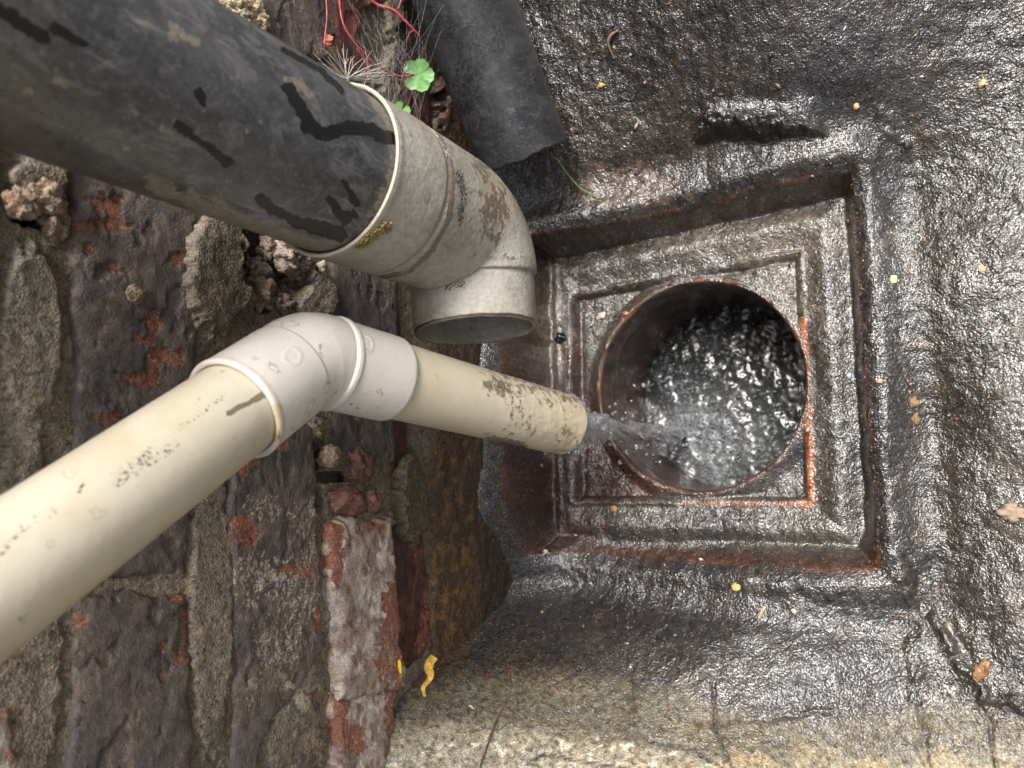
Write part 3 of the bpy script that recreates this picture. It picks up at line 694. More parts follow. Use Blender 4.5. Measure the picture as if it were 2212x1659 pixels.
for i, (a, b, dx, r, col) in enumerate([(620, 545, -2, (9, 9, 8), (.30, .245, .21)), (585, 530, -6, (6, 7, 6), (.24, .19, .16)), (640, 560, -3, (6, 6, 6), (.33, .28, .25)), (560, 590, -9, (6, 6, 6), (.17, .14, .12)),
        (560, 640, -7, (9, 9, 9), (.17, .13, .105)), (600, 660, -6, (8, 6, 8), (.15, .12, .10)), (635, 585, -6, (7, 6, 6), (.22, .18, .155)), (545, 575, -12, (5, 5, 5), (.12, .1, .08))]):
    lump('rubble', wp(a, b, dx), r, M_MORTAR, wall, i + 1, 3, .55, color=col, freq=2.0)
lump('stone', wp(710, 985, -2), (7, 6.5, 6.5), M_MORTAR, wall, 12, 3, .22, color=(.24, .19, .135))
lump('rubble', wp(680, 925, -3), (6, 6, 5), M_MORTAR, wall, 13, 3, .4, color=(.17, .14, .11))
lump('brick_fragment', wp(745, 1082, -2), (8, 7.5, 14), M_MORTAR, wall, 14, 3, .35, color=(.15, .075, .06))
lump('brick_fragment', wp(795, 1085, -3), (7, 7, 9), M_MORTAR, wall, 15, 3, .35, color=(.20, .11, .09))
lump('brick_fragment', wp(770, 1005, -5), (8, 10, 12), M_MORTAR, wall, 16, 3, .35, color=(.13, .07, .058))
lump('rubble', wp(95, 425, 1), (6, 6, 7), M_MORTAR, wall, 17, 3, .5, color=(.30, .24, .18))
lump('rubble', wp(50, 440, 0), (5, 6, 6), M_MORTAR, wall, 18, 3, .5, color=(.26, .2, .15))
lump('rubble', wp(115, 480, -2), (5, 8, 5), M_MORTAR, wall, 19, 3, .5, color=(.26, .21, .16))
lump('stone', wp(293, 635, 0.5), (2.5, 4.6, 4.6), M_MORTAR, wall, 20, 3, .25, color=(.20, .165, .115))
for i, (a, b) in enumerate([(505, 8), (530, 18), (555, 45), (545, 30), (515, 35)]):
    lump('rubble', wp(a, b, 2), (6, 5.5, 6), M_MORTAR, wall, 30 + i, 3, .5, color=(.40, .35, .25), freq=2)

# ------------------------------------------------------------------ swept pipes
def build_path(pts, bend, step=1.0):
    """polyline of corners in mm, corners rounded with radius bend -> positions, tangents, arclength"""
    pts = [np.array(p, float) for p in pts]; P = [pts[0]]
    for i in range(1, len(pts) - 1):
        a, b, c = pts[i - 1], pts[i], pts[i + 1]; d0, d1_ = nrm(b - a), nrm(c - b)
        th = math.acos(np.clip(d0 @ d1_, -1, 1)); L = bend * math.tan(th / 2)
        s0 = b - d0 * L; nn = nrm(d1_ - d0 * (d0 @ d1_)); cen = s0 + nn * bend
        k = max(4, int(bend * th / step))
        for j in range(k + 1):
            t = th * j / k; P.append(cen - nn * bend * math.cos(t) + d0 * bend * math.sin(t))
    P.append(pts[-1]); P = np.array(P)
    seg = np.linalg.norm(np.diff(P, axis=0), axis=1); s = np.r_[0, np.cumsum(seg)]
    return P, s
def sweep(path, ss, rads, seg=160, ecc=None, end_shear=None):
    """ss: positions along the path, rads: radius at each. returns verts (n,seg,3)"""
    P, s = path; e = 0.5
    C = np.stack([np.interp(ss, s, P[:, k]) for k in range(3)], -1)
    # ends: extrapolate
    t0 = nrm(P[1] - P[0]); t1 = nrm(P[-1] - P[-2])
    for i, x in enumerate(ss):
        if x < 0: C[i] = P[0] + t0 * x
        if x > s[-1]: C[i] = P[-1] + t1 * (x - s[-1])
    def at(x):
        q = np.stack([np.interp(x, s, P[:, k]) for k in range(3)], -1)
        q = np.where((x < 0)[:, None], P[0] + t0 * x[:, None], q); return np.where((x > s[-1])[:, None], P[-1] + t1 * (x - s[-1])[:, None], q)
    T = at(np.asarray(ss) + e) - at(np.asarray(ss) - e); T /= np.linalg.norm(T, axis=1)[:, None]
    V = np.zeros((len(ss), seg, 3)); ref = nrm(np.cross(T[0], [0.3, 0.2, 1.0])) ; a = np.linspace(0, 2 * np.pi, seg, endpoint=False)
    n = ref
    for i in range(len(ss)):
        n = nrm(n - T[i] * (n @ T[i])); b = np.cross(T[i], n)
        rad = rads[i] if np.ndim(rads[i]) else np.full(seg, rads[i])
        V[i] = C[i] + (np.cos(a) * rad)[:, None] * n + (np.sin(a) * rad)[:, None] * b
    return V
def facing(V):
    """how far each swept vertex turns to the camera (0..1)"""
    C = V.mean(1, keepdims=True); N_ = V - C; N_ /= np.linalg.norm(N_, axis=-1, keepdims=True) + 1e-9
    D = -V / np.linalg.norm(V, axis=-1, keepdims=True)
    return (N_ * D).sum(-1)
def swept(name, V, mat, parent=None, base=None, masks=None):
    n, m = V.shape[:2]
    return mk(name, V.reshape(-1, 3), grid_faces(n, m, True), mat, parent=parent, base=base,
              masks=None if masks is None else masks.reshape(-1, 4))
def masks_of(V, a=0, b=0, c=0):
    z = np.zeros(V.shape[:2]); return np.stack([z + a, z + b, z + c, z + 1], -1)
def prof(*pts, step=None):
    """(s, r) profile, duplicates allowed"""
    return np.array([p[0] for p in pts], float), np.array([p[1] for p in pts], float)
def dense(ss, rs, step):
    S, R_ = [], []
    for i in range(len(ss) - 1):
        k = max(1, int(abs(ss[i + 1] - ss[i]) / step))
        for j in range(k): S.append(ss[i] + (ss[i + 1] - ss[i]) * j / k); R_.append(rs[i] + (rs[i + 1] - rs[i]) * j / k)
    S.append(ss[-1]); R_.append(rs[-1]); return np.array(S), np.array(R_)

# ---- black downpipe
BA = np.array([-221.5, 127.0, 0.0])
dp = thing('downpipe', (BA[0], BA[1], -318), 'big dusty black downpipe with a grimy grey bend turned along the wall', 'pipe')
zs = np.r_[np.arange(700, 40, -30.), np.arange(40, -238, -0.9), [-238]]
pth = (np.array([BA + [0, 0, 700], BA + [0, 0, -400]]), np.array([0., 1100.]))
V = sweep(pth, 700 - zs, np.full(len(zs), 34.0), 300)
fa = facing(V); ppx, ppy = proj(V); ok = (fa > 0) & (V[..., 2] < -40)
ppx = np.where(ok, ppx, -9e3); ppy = np.where(ok, ppy, -9e3)
wx_ = ppx + 7 * fbm(ppx * .03, ppy * .03, 3, 5); wy_ = ppy + 7 * fbm(ppx * .03, ppy * .03, 3, 6)
mk_ = np.zeros(fa.shape)
for pts, w0, w1 in (([(622, 190), (650, 235), (668, 268)], 14, 16), ([(662, 268), (700, 290), (750, 275), (800, 280), (840, 300)], 16, 14), ([(560, 428), (590, 455), (640, 478)], 12, 10),
                    ([(640, 478), (690, 492), (738, 508)], 14, 16), ([(712, 430), (735, 462), (745, 470)], 8, 16), ([(745, 395), (768, 440)], 6, 9), ([(762, 455), (768, 465)], 6, 7),
                    ([(380, 272), (402, 288), (460, 325), (490, 350)], 4, 12), ([(385, 270), (405, 285)], 12, 12), ([(612, 108), (690, 150), (740, 200)], 7, 6), ([(120, 60), (180, 95)], 14, 10), ([(430, 200), (440, 225)], 11, 9), ([(0, 20), (90, 80)], 16, 16)):
    d_, t_ = polydist(wx_, wy_, pts); wd = (w0 + (w1 - w0) * t_) * (1 + .45 * fbm(ppx * .05, ppy * .05, 3, 15)); mk_ = np.maximum(mk_, sst(1.1, .9, d_ / wd))
cr = np.zeros(fa.shape)
bd, _ = polydist(ppx, ppy, [(330, 400), (450, 450), (560, 492), (650, 530), (720, 540), (800, 500), (842, 420)])
cr = np.maximum(cr, .78 * sst(48, 4, bd)); bd, _ = polydist(ppx, ppy, [(790, 510), (835, 440), (858, 350), (850, 270), (810, 215)]); cr = np.maximum(cr, .85 * sst(26, 3, bd))
for a, b, rx, ry in ((635, 180, 22, 14), (660, 195, 24, 8), (380, 60, 22, 10), (415, 85, 26, 12), (375, 80, 12, 10), (130, 180, 24, 18), (60, 195, 14, 10), (270, 320, 14, 9), (330, 265, 50, 8), (540, 285, 12, 6), (300, 45, 40, 9), (100, 120, 18, 8), (500, 165, 10, 6), (725, 460, 16, 12), (560, 262, 8, 5)):
    cr = np.maximum(cr, .62 * blob(ppx, ppy, a, b, rx, ry, int(a), .6, .04, .5))
du = np.clip(.08 + .55 * sst(200, 60, ppx) + .5 * sst(-60, 120, ppy - (200 + .42 * ppx)) , 0, 1)
swept('pipe', V, M_BLACK, dp, masks=np.stack([mk_, cr, du, np.ones(fa.shape)], -1))

# ---- grey bend
CORN = np.array([-221.5, 127., -322.]); OUT = np.array([-221.0, 76.5, -328.0])
gp = build_path([BA + [0, 0, -222], CORN, OUT], 27.0)
LT = gp[1][-1]
sA, rA = prof((6, 34.4), (0.8, 34.6), (0, 35.0), (0, 36.0), (.8, 36.4), (2.5, 36.4), (4, 36.0), (31.5, 36.0), (33, 35.8), (33.5, 34.7), (34.8, 34.7), (35.4, 35.5), (38, 35.7), (60, 35.4), (80, 35.0), (LT - 30, 34.4), (LT - 27.5, 34.0), (LT - 27, 32.2))
sB, rB = prof((LT - 40, 31.0), (LT - 34, 31.8), (LT - 32, 32.3), (LT - 28, 32.5), (LT - 1, 31.8), (LT, 31.4), (LT, 29.8), (LT - 1, 29.4), (LT - 45, 29.4))
def grey_masks(V, seed):
    f = facing(V); x, y = proj(V); x = np.where(f > 0, x, -9e3)
    dk = np.zeros(f.shape)
    d_, t_ = polydist(x, y, [(992, 375), (1002, 420), (994, 475)]); dk = np.maximum(dk, .62 * sst(20, 3, d_)); d_, t_ = polydist(x, y, [(950, 300), (975, 350)]); dk = np.maximum(dk, .5 * sst(9, 2, d_))
    d_, t_ = polydist(x, y, [(965, 622), (1000, 612)]); dk = np.maximum(dk, .55 * sst(18, 3, d_))
    d_, t_ = polydist(x, y, [(940, 275), (968, 330), (980, 390), (972, 470), (935, 540), (884, 588), (820, 600)]); gr = .75 * sst(9, 2, d_)
    br = .36 * sst(-.3, .4, fbm(x * .012, y * .012, 4, seed)) + gr + .2 * sst(1000, 1080, x) * sst(620, 560, y) + .25 * blob(x, y, 1040, 430, 60, 120, 3, .4, .02)
    ye = .55 * blob(x, y, 800, 500, 28, 20, 3, .5, .05) + .3 * blob(x, y, 1080, 420, 40, 80, 4, .5, .03)
    return np.stack([dk, br, ye, np.ones(f.shape)], -1)
ss, rs = dense(sA, rA, 1.1); V = sweep(gp, ss, rs, 220); swept('bend', V, M_GREY, dp, masks=grey_masks(V, 3))
ss, rs = dense(sB[:5], rB[:5], 1.1); s2, r2 = dense(sB[4:], rB[4:], 1.5); ss = np.r_[ss, s2]; rs = np.r_[rs, r2]
V = sweep(gp, ss, rs, 220)
# the mouth is cut a little skew
tdir = nrm(OUT - CORN); cut_n = nrm(ray(1030, 712)) * -1
w_ = np.clip((ss - (LT - 22)) / 22, 0, 1)[:, None]
rel = V - OUT; skew = ((rel @ cut_n) - (rel @ tdir) * (cut_n @ tdir)) 
V = V + (w_ * skew * -0.13)[..., None] * tdir
V += 0.5 * (fbm(V[..., 0] * .1, V[..., 2] * .1, 2, 5) * w_)[..., None] * tdir
mm = grey_masks(V, 9); inner = np.arange(len(ss)) > len(ss) - len(s2) + 28
swept('outlet', V, M_GREY, dp, masks=mm)
# pale cut rim of the socket
ss, rs = dense(*prof((1.0, 36.1), (.2, 36.5), (-.3, 36.4), (-.5, 35.9), (-.4, 35.3), (0.6, 34.8)), .3)
V = sweep(gp, ss, rs, 200); V += .35 * fbm(V[..., 0] * .2, V[..., 2] * .2, 3, 6)[..., None] * np.array([.4, .4, .6])
swept('socket_rim', V, M_RIM, dp, masks=masks_of(V, 0, .12, .25))
M_MOSS = simple('dry_yellow_moss', (0.14, 0.11, 0.03), (0.36, 0.28, 0.10), 0.9, 900, 0.0008)
def moss(pxs, pys, n, dep_r=36.8, seed=3):
    """crumbs of moss stuck in the socket joint"""
    vs_, fs = [], []
    rg_ = np.random.default_rng(seed)
    for k in range(n):
        t = rg_.random(); x = pxs[0] + (pxs[1] - pxs[0]) * t + rg_.normal(0, 5); y = pys[0] + (pys[1] - pys[0]) * t + rg_.normal(0, 5)
        r = ray(x, y); a = r[0] ** 2 + r[1] ** 2; b = r[0] * -BA[0] + r[1] * -BA[1]; c = BA[0] ** 2 + BA[1] ** 2 - dep_r ** 2
        dsc = b * b - a * c
        if dsc < 0: continue
        p = r * ((-b - math.sqrt(dsc)) / a); s_ = rg_.uniform(.5, 1.2)
        o = len(vs_)
        for v in ((1, 0, 0), (-1, 0, 0), (0, 1, 0), (0, -1, 0), (0, 0, 1), (0, 0, -1)): vs_.append(p + np.array(v) * s_ * rg_.uniform(.6, 1.3))
        for f in ((0, 2, 4), (2, 1, 4), (1, 3, 4), (3, 0, 4), (2, 0, 5), (1, 2, 5), (3, 1, 5), (0, 3, 5)): fs.append([o + i for i in f])
    return np.array(vs_), fs
v_, f_ = moss((776, 842), (532, 486), 120); o = mk('moss_in_joint', v_, f_, M_MOSS, parent=dp); tag(o, kind='stuff')

# ---- cream waste pipe
EL = np.array([-237., 51., -227.]); WD = np.array([-0.077, 0.537, -0.84]); WD = nrm(WD)
SP_END = np.array([-214.2, 32.4, -410.])
wpipe = thing('waste_pipe', SP_END, 'cream plastic waste pipe slanting down the wall to a white elbow and mouldy open spout', 'pipe')
pA = (np.array([EL - WD * 520, EL]), np.array([0., 520.]))
ss = np.r_[np.arange(0, 250, 20.), np.arange(250, 500, .9)]
V = sweep(pA, ss, np.full(len(ss), 18.0), 240)
f = facing(V); x, y = proj(V); okm = (f > 0); x = np.where(okm, x, -9e3)
dk = np.zeros(f.shape); br = np.zeros(f.shape)
xx = x + 5 * fbm(x * .04, y * .04, 3, 3); yy = y + 5 * fbm(x * .04, y * .04, 3, 4)
for pts, w in (([(495, 893), (540, 868), (580, 848)], 7),):
    d_, _ = polydist(xx, yy, pts); br = np.maximum(br, .95 * sst(w * 1.15, w * .8, d_))
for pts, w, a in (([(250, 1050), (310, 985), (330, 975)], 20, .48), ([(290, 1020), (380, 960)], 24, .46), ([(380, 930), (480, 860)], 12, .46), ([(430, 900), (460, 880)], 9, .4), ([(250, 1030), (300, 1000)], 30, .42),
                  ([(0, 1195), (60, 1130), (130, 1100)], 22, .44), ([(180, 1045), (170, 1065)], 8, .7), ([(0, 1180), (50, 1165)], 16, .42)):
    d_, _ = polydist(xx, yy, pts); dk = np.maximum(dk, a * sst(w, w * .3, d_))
for a, b, rx, ry, k in ((480, 800, 34, 7, .5), (440, 855, 20, 5, .45), (60, 1318, 16, 12, .42), (40, 1330, 12, 18, .4), (100, 1280, 20, 6, .3), (170, 1200, 24, 6, .33), (320, 1020, 40, 6, .35)):
    br = np.maximum(br, k * blob(x, y, a, b, rx, ry, int(a), .4, .04, -.6))
ye = .25 * sst(.1, .7, fbm(x * .006, y * .006, 2, 9) + .2) + .18 * sst(0, 120, (y - (1265 - .72 * x)))  # patchy yellowing, plus warm shading painted into the pipe's lower side
d_, _ = polydist(x, y, [(440, 775), (520, 770), (580, 820), (600, 880), (595, 945)]); ye = np.maximum(ye, .85 * sst(12, 3, d_)); br = np.maximum(br, .45 * sst(7, 2, d_))
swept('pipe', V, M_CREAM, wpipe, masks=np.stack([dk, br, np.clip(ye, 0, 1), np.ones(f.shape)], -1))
# elbow fitting
S0 = EL - WD * 47; SD = nrm(SP_END - EL); S1 = EL + SD * 45
ep = build_path([S0, EL, S1], 26.0); LE = ep[1][-1]
wob = lambda V, k=.35: V + k * fbm(V[..., 0] * .15 + V[..., 1] * .1, V[..., 2] * .15, 3, 3)[..., None] * .4
sp_ = prof((3, 18.1), (.8, 18.3), (0, 18.7), (0, 20.1), (.7, 20.6), (2, 20.6), (3, 20.3), (31.5, 20.2), (32.4, 20.1), (32.9, 19.2))
ss, rs = dense(*sp_, .9); V = sweep(ep, ss, rs, 200)
f = facing(V); x, y = proj(V); x = np.where(f > 0, x, -9e3)
d_, _ = polydist(x, y, [(600, 880), (605, 920), (595, 950)]); ye = .9 * sst(14, 3, d_); d2_, _ = polydist(x, y, [(690, 860), (660, 900), (610, 940)]); br = .5 * sst(30, 3, d2_) * .8
ring_d, _ = polydist(x, y, [(632 + 18 * math.cos(t), 770 + 18 * math.sin(t)) for t in np.linspace(0, 2 * math.pi, 30)])
Cc = V.mean(1, keepdims=True); Nn = (V - Cc); Nn /= np.linalg.norm(Nn, axis=-1, keepdims=True); V = V + Nn * (0.35 * np.exp(-(ring_d / 2.2) ** 2))[..., None]
d_, _ = polydist(x, y, [(430, 768), (470, 765), (540, 795), (590, 850), (608, 905), (600, 945)]); chip = .35 * sst(6, 2, d_)
swept('inlet_socket', V, M_WHITE, wpipe, masks=np.stack([chip * 0, br + chip, ye, np.ones(f.shape)], -1))
sp_ = prof((30, 19.0), (32.7, 19.7), (34, 19.8), (LE / 2, 20.3), (LE - 37, 20.0), (LE - 34, 19.7), (LE - 33.6, 19.0))
ss, rs = dense(*sp_, .8); V = sweep(ep, ss, rs, 220); f = facing(V); x, y = proj(V); x = np.where(f > 0, x, -9e3)
d_, _ = polydist(x, y, [(700, 700), (760, 720)]); br = .3 * sst(40, 10, d_); d_, _ = polydist(x, y, [(690, 730), (700, 800), (690, 860)]); br = np.maximum(br, .5 * sst(12, 2, d_))
swept('elbow', V, M_WHITE, wpipe, masks=np.stack([0 * f, br, .05 + 0 * f, np.ones(f.shape)], -1))
M_FIN = mat_plastic('moulding_fin', (0.68, 0.665, 0.62), (0.62, 0.60, 0.55), (0.33, 0.27, 0.18), 0.4, 200, 0.3)
ss, rs = dense(*prof((LE - 35.5, 19.5), (LE - 34.8, 20.5), (LE - 33.9, 20.7), (LE - 32.2, 20.6), (LE - 31.0, 19.8)), .5)
V = sweep(ep, ss, rs, 200); swept('moulding_ring', V, M_FIN, wpipe, masks=masks_of(V, .02, .08, .04))
sp_ = prof((LE - 33, 19.2), (LE - 32, 19.6), (LE - 30, 19.8), (LE - 2, 19.9), (LE - .6, 19.8), (LE, 19.3), (LE, 18.3), (LE - 3, 18.05))
ss, rs = dense(*sp_, .8); V = sweep(ep, ss, rs, 220); f = facing(V); x, y = proj(V); x = np.where(f > 0, x, -9e3)
def ringpts(cx, cy, rx, ry, rot, n=30):
    return [(cx + rx * math.cos(t) * math.cos(rot) - ry * math.sin(t) * math.sin(rot), cy + rx * math.cos(t) * math.sin(rot) + ry * math.sin(t) * math.cos(rot)) for t in np.linspace(0, 2 * math.pi, n)]
emb = np.full(f.shape, 1e9)
d_, _ = polydist(x, y, ringpts(787, 743, 20, 17, .9)); emb = np.minimum(emb, d_)
# moulded figure 6, lying on its side with the pipe
six = [(776, 752), (772, 744), (776, 735), (784, 731), (793, 733)]
six = [(796, 736), (786, 733), (778, 737), (776, 745), (780, 752), (788, 754), (794, 750), (793, 743), (787, 740), (781, 743)]
d_, _ = polydist(x, y, six); emb = np.minimum(emb, d_ * 1.2)
Cc = V.mean(1, keepdims=True); Nn = (V - Cc); Nn /= np.linalg.norm(Nn, axis=-1, keepdims=True); V = V + Nn * (0.4 * np.exp(-(emb / 2.0) ** 2))[..., None]
br = .5 * blob(x, y, 785, 762, 24, 8, 3, .6, .06) + .35 * blob(x, y, 800, 880, 40, 20, 4, .6, .05) + .3 * blob(x, y, 740, 880, 30, 14, 6, .6, .05)
swept('outlet_socket', V, M_WHITE, wpipe, masks=np.stack([0 * f, br, .04 + 0 * f, np.ones(f.shape)], -1))
# spout
Lp = np.linalg.norm(SP_END - EL); pS = (np.array([EL, SP_END]), np.array([0., Lp]))
s1 = np.arange(44, Lp - 1.5, .9); s2 = np.array([Lp - 1.5, Lp - .8, Lp - .3, Lp, Lp, Lp - .4, Lp - 2, Lp - 10, Lp - 40])
r2 = np.array([18, 17.9, 17.6, 17.1, 16.6, 16.3, 16.2, 16.2, 16.2])
ss = np.r_[s1, s2]; rs = np.r_[np.full(len(s1), 18.0), r2]; V = sweep(pS, ss, rs, 240)
f = facing(V); x, y = proj(V); outer = (np.arange(len(ss)) < len(s1) + 3)[:, None]; x = np.where((f > 0) & outer, x, -9e3)
along = x * .95 + y * .3
br = .52 * sst(1010, 1110, x + 20 * fbm(x * .02, y * .02, 3, 4)) * sst(.0, .5, .35 + fbm(x * .014, y * .014, 4, 5)) 
br = np.maximum(br, .85 * sst(30, 4, np.abs(y - (960 + (x - 1100) * .22)) ) * sst(1000, 1080, x) * sst(1170, 1120, x))
br = np.maximum(br, .75 * sst(46, 8, np.hypot((x - 1075) / 1.7, y - 835)))
br = np.maximum(br, .62 * sst(55, 6, np.abs(y - (815 + (x - 1100) * .28))) * sst(980, 1080, x))
dk = .36 * sst(1090, 1160, x) * sst(1240, 1200, x) * sst(-.1, .3, fbm(x * .05, y * .05, 3, 6)) + .5 * sst(26, 3, np.abs(y - (965 + (x - 1100) * .22))) * sst(1010, 1090, x) * sst(1180, 1120, x)
d_, _ = polydist(x, y, [(1060, 820), (1100, 845), (1130, 855)]); dk = np.maximum(dk, .5 * sst(16, 3, d_))
ye = .35 + .55 * sst(1080, 1220, x) * (.6 + .5 * fbm(x * .02, y * .02, 3, 8)) + .25 * sst(-.1, .4, fbm(x * .01, y * .01, 3, 18))
d_, _ = polydist(x, y, [(862, 735), (848, 830), (815, 905)]); br = np.maximum(br, .5 * sst(7, 2, d_))
Cc = V.mean(1, keepdims=True); Nn = (V - Cc); Nn /= np.linalg.norm(Nn, axis=-1, keepdims=True)
crust = sst(1050, 1150, x) * (0.9 * fbm(x * .05, y * .05, 4, 33) + .5)
V = V + Nn * (np.where(outer, crust * .5, 0))[..., None]
swept('spout', V, M_CREAM, wpipe, masks=np.stack([dk, br, np.clip(ye * .6, 0, 1), np.ones(f.shape)], -1))

# ---- black stub standing behind, its rim on the ground
sdv = nrm(M @ np.array([.40, .93, .34])); qs = []
for p in ((965, 190), (1186, 190)):
    q_ = ray(*p); q_ = q_ - sdv * q_.dot(sdv); qs.append(nrm(q_))
half = math.acos(qs[0] @ qs[1]) / 2; mdir = nrm(qs[0] + qs[1]); r_ = 31.5; Rr_ = r_ / math.sin(half)
axp = mdir * Rr_
def stub_at(px_, py_):
    rr_ = nrm(ray(px_, py_)); A = np.array([sdv, -rr_]).T; s_, t_ = np.linalg.lstsq(A, -axp, rcond=None)[0]; return axp + s_ * sdv
E0 = stub_at(1131, 338)
P0 = E0 - sdv * 330
stub = thing('short_black_pipe', E0, 'matt black pipe end bedded in the cement along the wall, its lit rim painted pale', 'pipe')
Ls = 330; ss = np.r_[np.arange(0, 180, 20.), np.arange(180, Ls, 1.0), [Ls, Ls, Ls - 1, Ls - 30]]
rs = np.r_[np.full(len(ss) - 4, r_), [r_ - .3, r_ - 2.2, r_ - 2.6, r_ - 2.6]]
V = sweep((np.array([P0, E0]), np.array([0., Ls])), ss, rs, 200)
f = facing(V); x, y = proj(V); x = np.where(f > 0, x, -9e3)
V += sdv * (4.0 * fbm(V[..., 0] * .08, V[..., 1] * .08, 3, 6) * np.clip((ss - Ls + 30) / 30, 0, 1)[:, None])[..., None]
cr = .34 * blob(x, y, 1170, 60, 24, 90, 4, .6, .02) + .3 * sst(.1, .4, fbm(x * .02, y * .02, 3, 5)) * .8
d_, _ = polydist(x, y, [(1060, 384), (1100, 374), (1150, 356), (1200, 330), (1232, 308)]); cr = np.maximum(cr, .55 * sst(9, 3, d_))  # pale line painted along the rim for the light catching it
mk2 = .6 * np.maximum(blob(x, y, 1010, 150, 34, 120, 6, .5, .02), blob(x, y, 1075, 90, 20, 30, 7, .5, .03)) * .8
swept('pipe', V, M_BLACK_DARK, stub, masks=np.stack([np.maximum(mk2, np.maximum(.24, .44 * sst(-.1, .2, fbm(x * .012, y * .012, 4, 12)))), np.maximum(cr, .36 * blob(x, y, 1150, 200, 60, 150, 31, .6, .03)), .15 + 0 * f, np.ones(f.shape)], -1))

# ------------------------------------------------------------------ the gully pot and its water
gully = thing('drain_gully', (HC[0], HC[1], WATZ - 40), 'round brown glazed clay drain mouth set in the wet cement square', 'drain')
a = np.linspace(0, 2 * np.pi, 240, endpoint=False)
prf = [(80.0, -4.5), (78.8, -2.2), (77.8, -1.1), (76.6, -.7), (75.3, -.9), (74.2, -1.9), (73.5, -3.6), (73.2, -8), (72.6, -20), (72.6, -22), (73.5, -24), (73.8, -40), (73.8, -60), (73.6, -80), (73.6, -92), (72, -110), (60, -130), (.5, -135)]
pr, pz = dense(np.arange(len(prf)), [p[0] for p in prf], .25)[1], dense(np.arange(len(prf)), [p[1] for p in prf], .25)[1]
Rg = pr[:, None] + (.9 + .5 * (pr[:, None] > 75)) * fbm(np.cos(a) * 3 + pz[:, None] * .05, np.sin(a) * 3, 3, 5)[...] * (pr[:, None] < 79)
jag = fbm(np.cos(a) * 6, np.sin(a) * 6, 4, 15)[None, :] * 2.2 * sst(-14, 0, pz)[:, None]
V = np.stack([HC[0] + Rg * np.cos(a), HC[1] + Rg * np.sin(a), RIMZ + pz[:, None] + jag + 0 * Rg], -1)
rimm = .8 * np.exp(-((pr[:, None] - 75.3) / 1.3) ** 2) * (pz[:, None] > -4) * sst(-.1, .5, fbm(np.cos(a) * 2.2, np.sin(a) * 2.2, 3, 6)[None, :] + .25 * np.exp(-((a[None, :] - 3.9) / .5) ** 2) + .2 * np.exp(-((a[None, :] - .6) / .5) ** 2)) 
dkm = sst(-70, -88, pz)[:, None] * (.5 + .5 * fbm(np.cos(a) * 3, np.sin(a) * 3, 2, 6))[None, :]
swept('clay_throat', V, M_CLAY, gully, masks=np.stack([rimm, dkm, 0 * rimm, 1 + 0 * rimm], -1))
rw = np.linspace(0, 74, 130); RW, AW = np.meshgrid(rw, a, indexing='ij')
xw = HC[0] + RW * np.cos(AW); yw = HC[1] + RW * np.sin(AW)
SPL = (onZ(1530, 955, WATZ)[0], onZ(1530, 955, WATZ)[1])
ds = np.hypot(xw - SPL[0], yw - SPL[1])
hw = 2.6 * fbm(xw * .055, yw * .055, 3, 5) + .75 * fbm(xw * .16, yw * .16, 2, 6) + 2.5 * np.exp(-(ds / 18) ** 2) * fbm(xw * .25, yw * .25, 3, 7) + 1.2 * np.sin(ds * .45) * np.exp(-ds / 40)
fo = np.clip(1.3 * np.exp(-(ds / 42) ** 2) + .25 * sst(0, .4, fbm(xw * .03, yw * .03, 3, 8)), 0, 1.2)
water = swept('drain_water', np.stack([xw, yw, WATZ + hw], -1), M_WATER, base=(HC[0], HC[1], WATZ), masks=np.stack([fo, 0 * fo, 0 * fo, 1 + 0 * fo], -1))
tag(water, kind='structure')

# falling stream
def jet():
    top = SP_END + np.array([0, 0, 6.0]); Hh = top[2] - (WATZ + 2); n, m = 240, 64
    t = np.linspace(0, 1, n)[:, None]; an = np.linspace(0, 2 * np.pi, m, endpoint=False)[None]
    z = top[2] - t * Hh
    r = (12.0 - 7.5 * sst(0, .42, t) + 1.0 * sst(.6, 1, t)) * (1 + .9 * fbm(np.cos(an) * 1.6 + t * 10, np.sin(an) * 1.6 + t * 12, 4, 5)) * np.clip((1.0 - t) * 14 + .05, 0, 1) 
    cx = top[0] + 5 * t + 2.5 * pn(t * 9, t * 0, 3) * t; cy = top[1] - 1.5 + 4.0 * t + 2.0 * pn(t * 8, t * 0 + 4, 4)
    return np.stack([cx + r * np.cos(an), cy + 1.25 * r * np.sin(an), z + 0 * r], -1)
stream = swept('water_stream', jet(), M_JET, base=tuple(SP_END)); tag(stream, 'clear stream of waste water falling from the mouldy spout', 'water')
def spheres(name, cs, rs, mat, nseg=8, base=None, flat=1.0):
    th = np.linspace(0, np.pi, nseg // 2 + 2); ph = np.linspace(0, 2 * np.pi, nseg, endpoint=False)
    S = np.stack([np.outer(np.sin(th), np.cos(ph)), np.outer(np.sin(th), np.sin(ph)), np.outer(np.cos(th), np.ones(nseg)) * flat], -1).reshape(-1, 3)
    G = grid_faces(len(th), nseg, True); Vs = []; Fs = []
    for k, (c, r) in enumerate(zip(cs, rs)):
        Vs.append(np.asarray(c) + S * r); Fs.append(G + k * len(S))
    return mk(name, np.concatenate(Vs), np.concatenate(Fs), mat, base=base)
cs, rs = [], []
for k in range(150):
    t = rng.random() ** .8; p = SP_END + np.array([rng.normal(3, 5 + 12 * t), rng.normal(0, 5 + 12 * t), -t * 205]); cs.append(p); rs.append(rng.uniform(.4, 1.3))
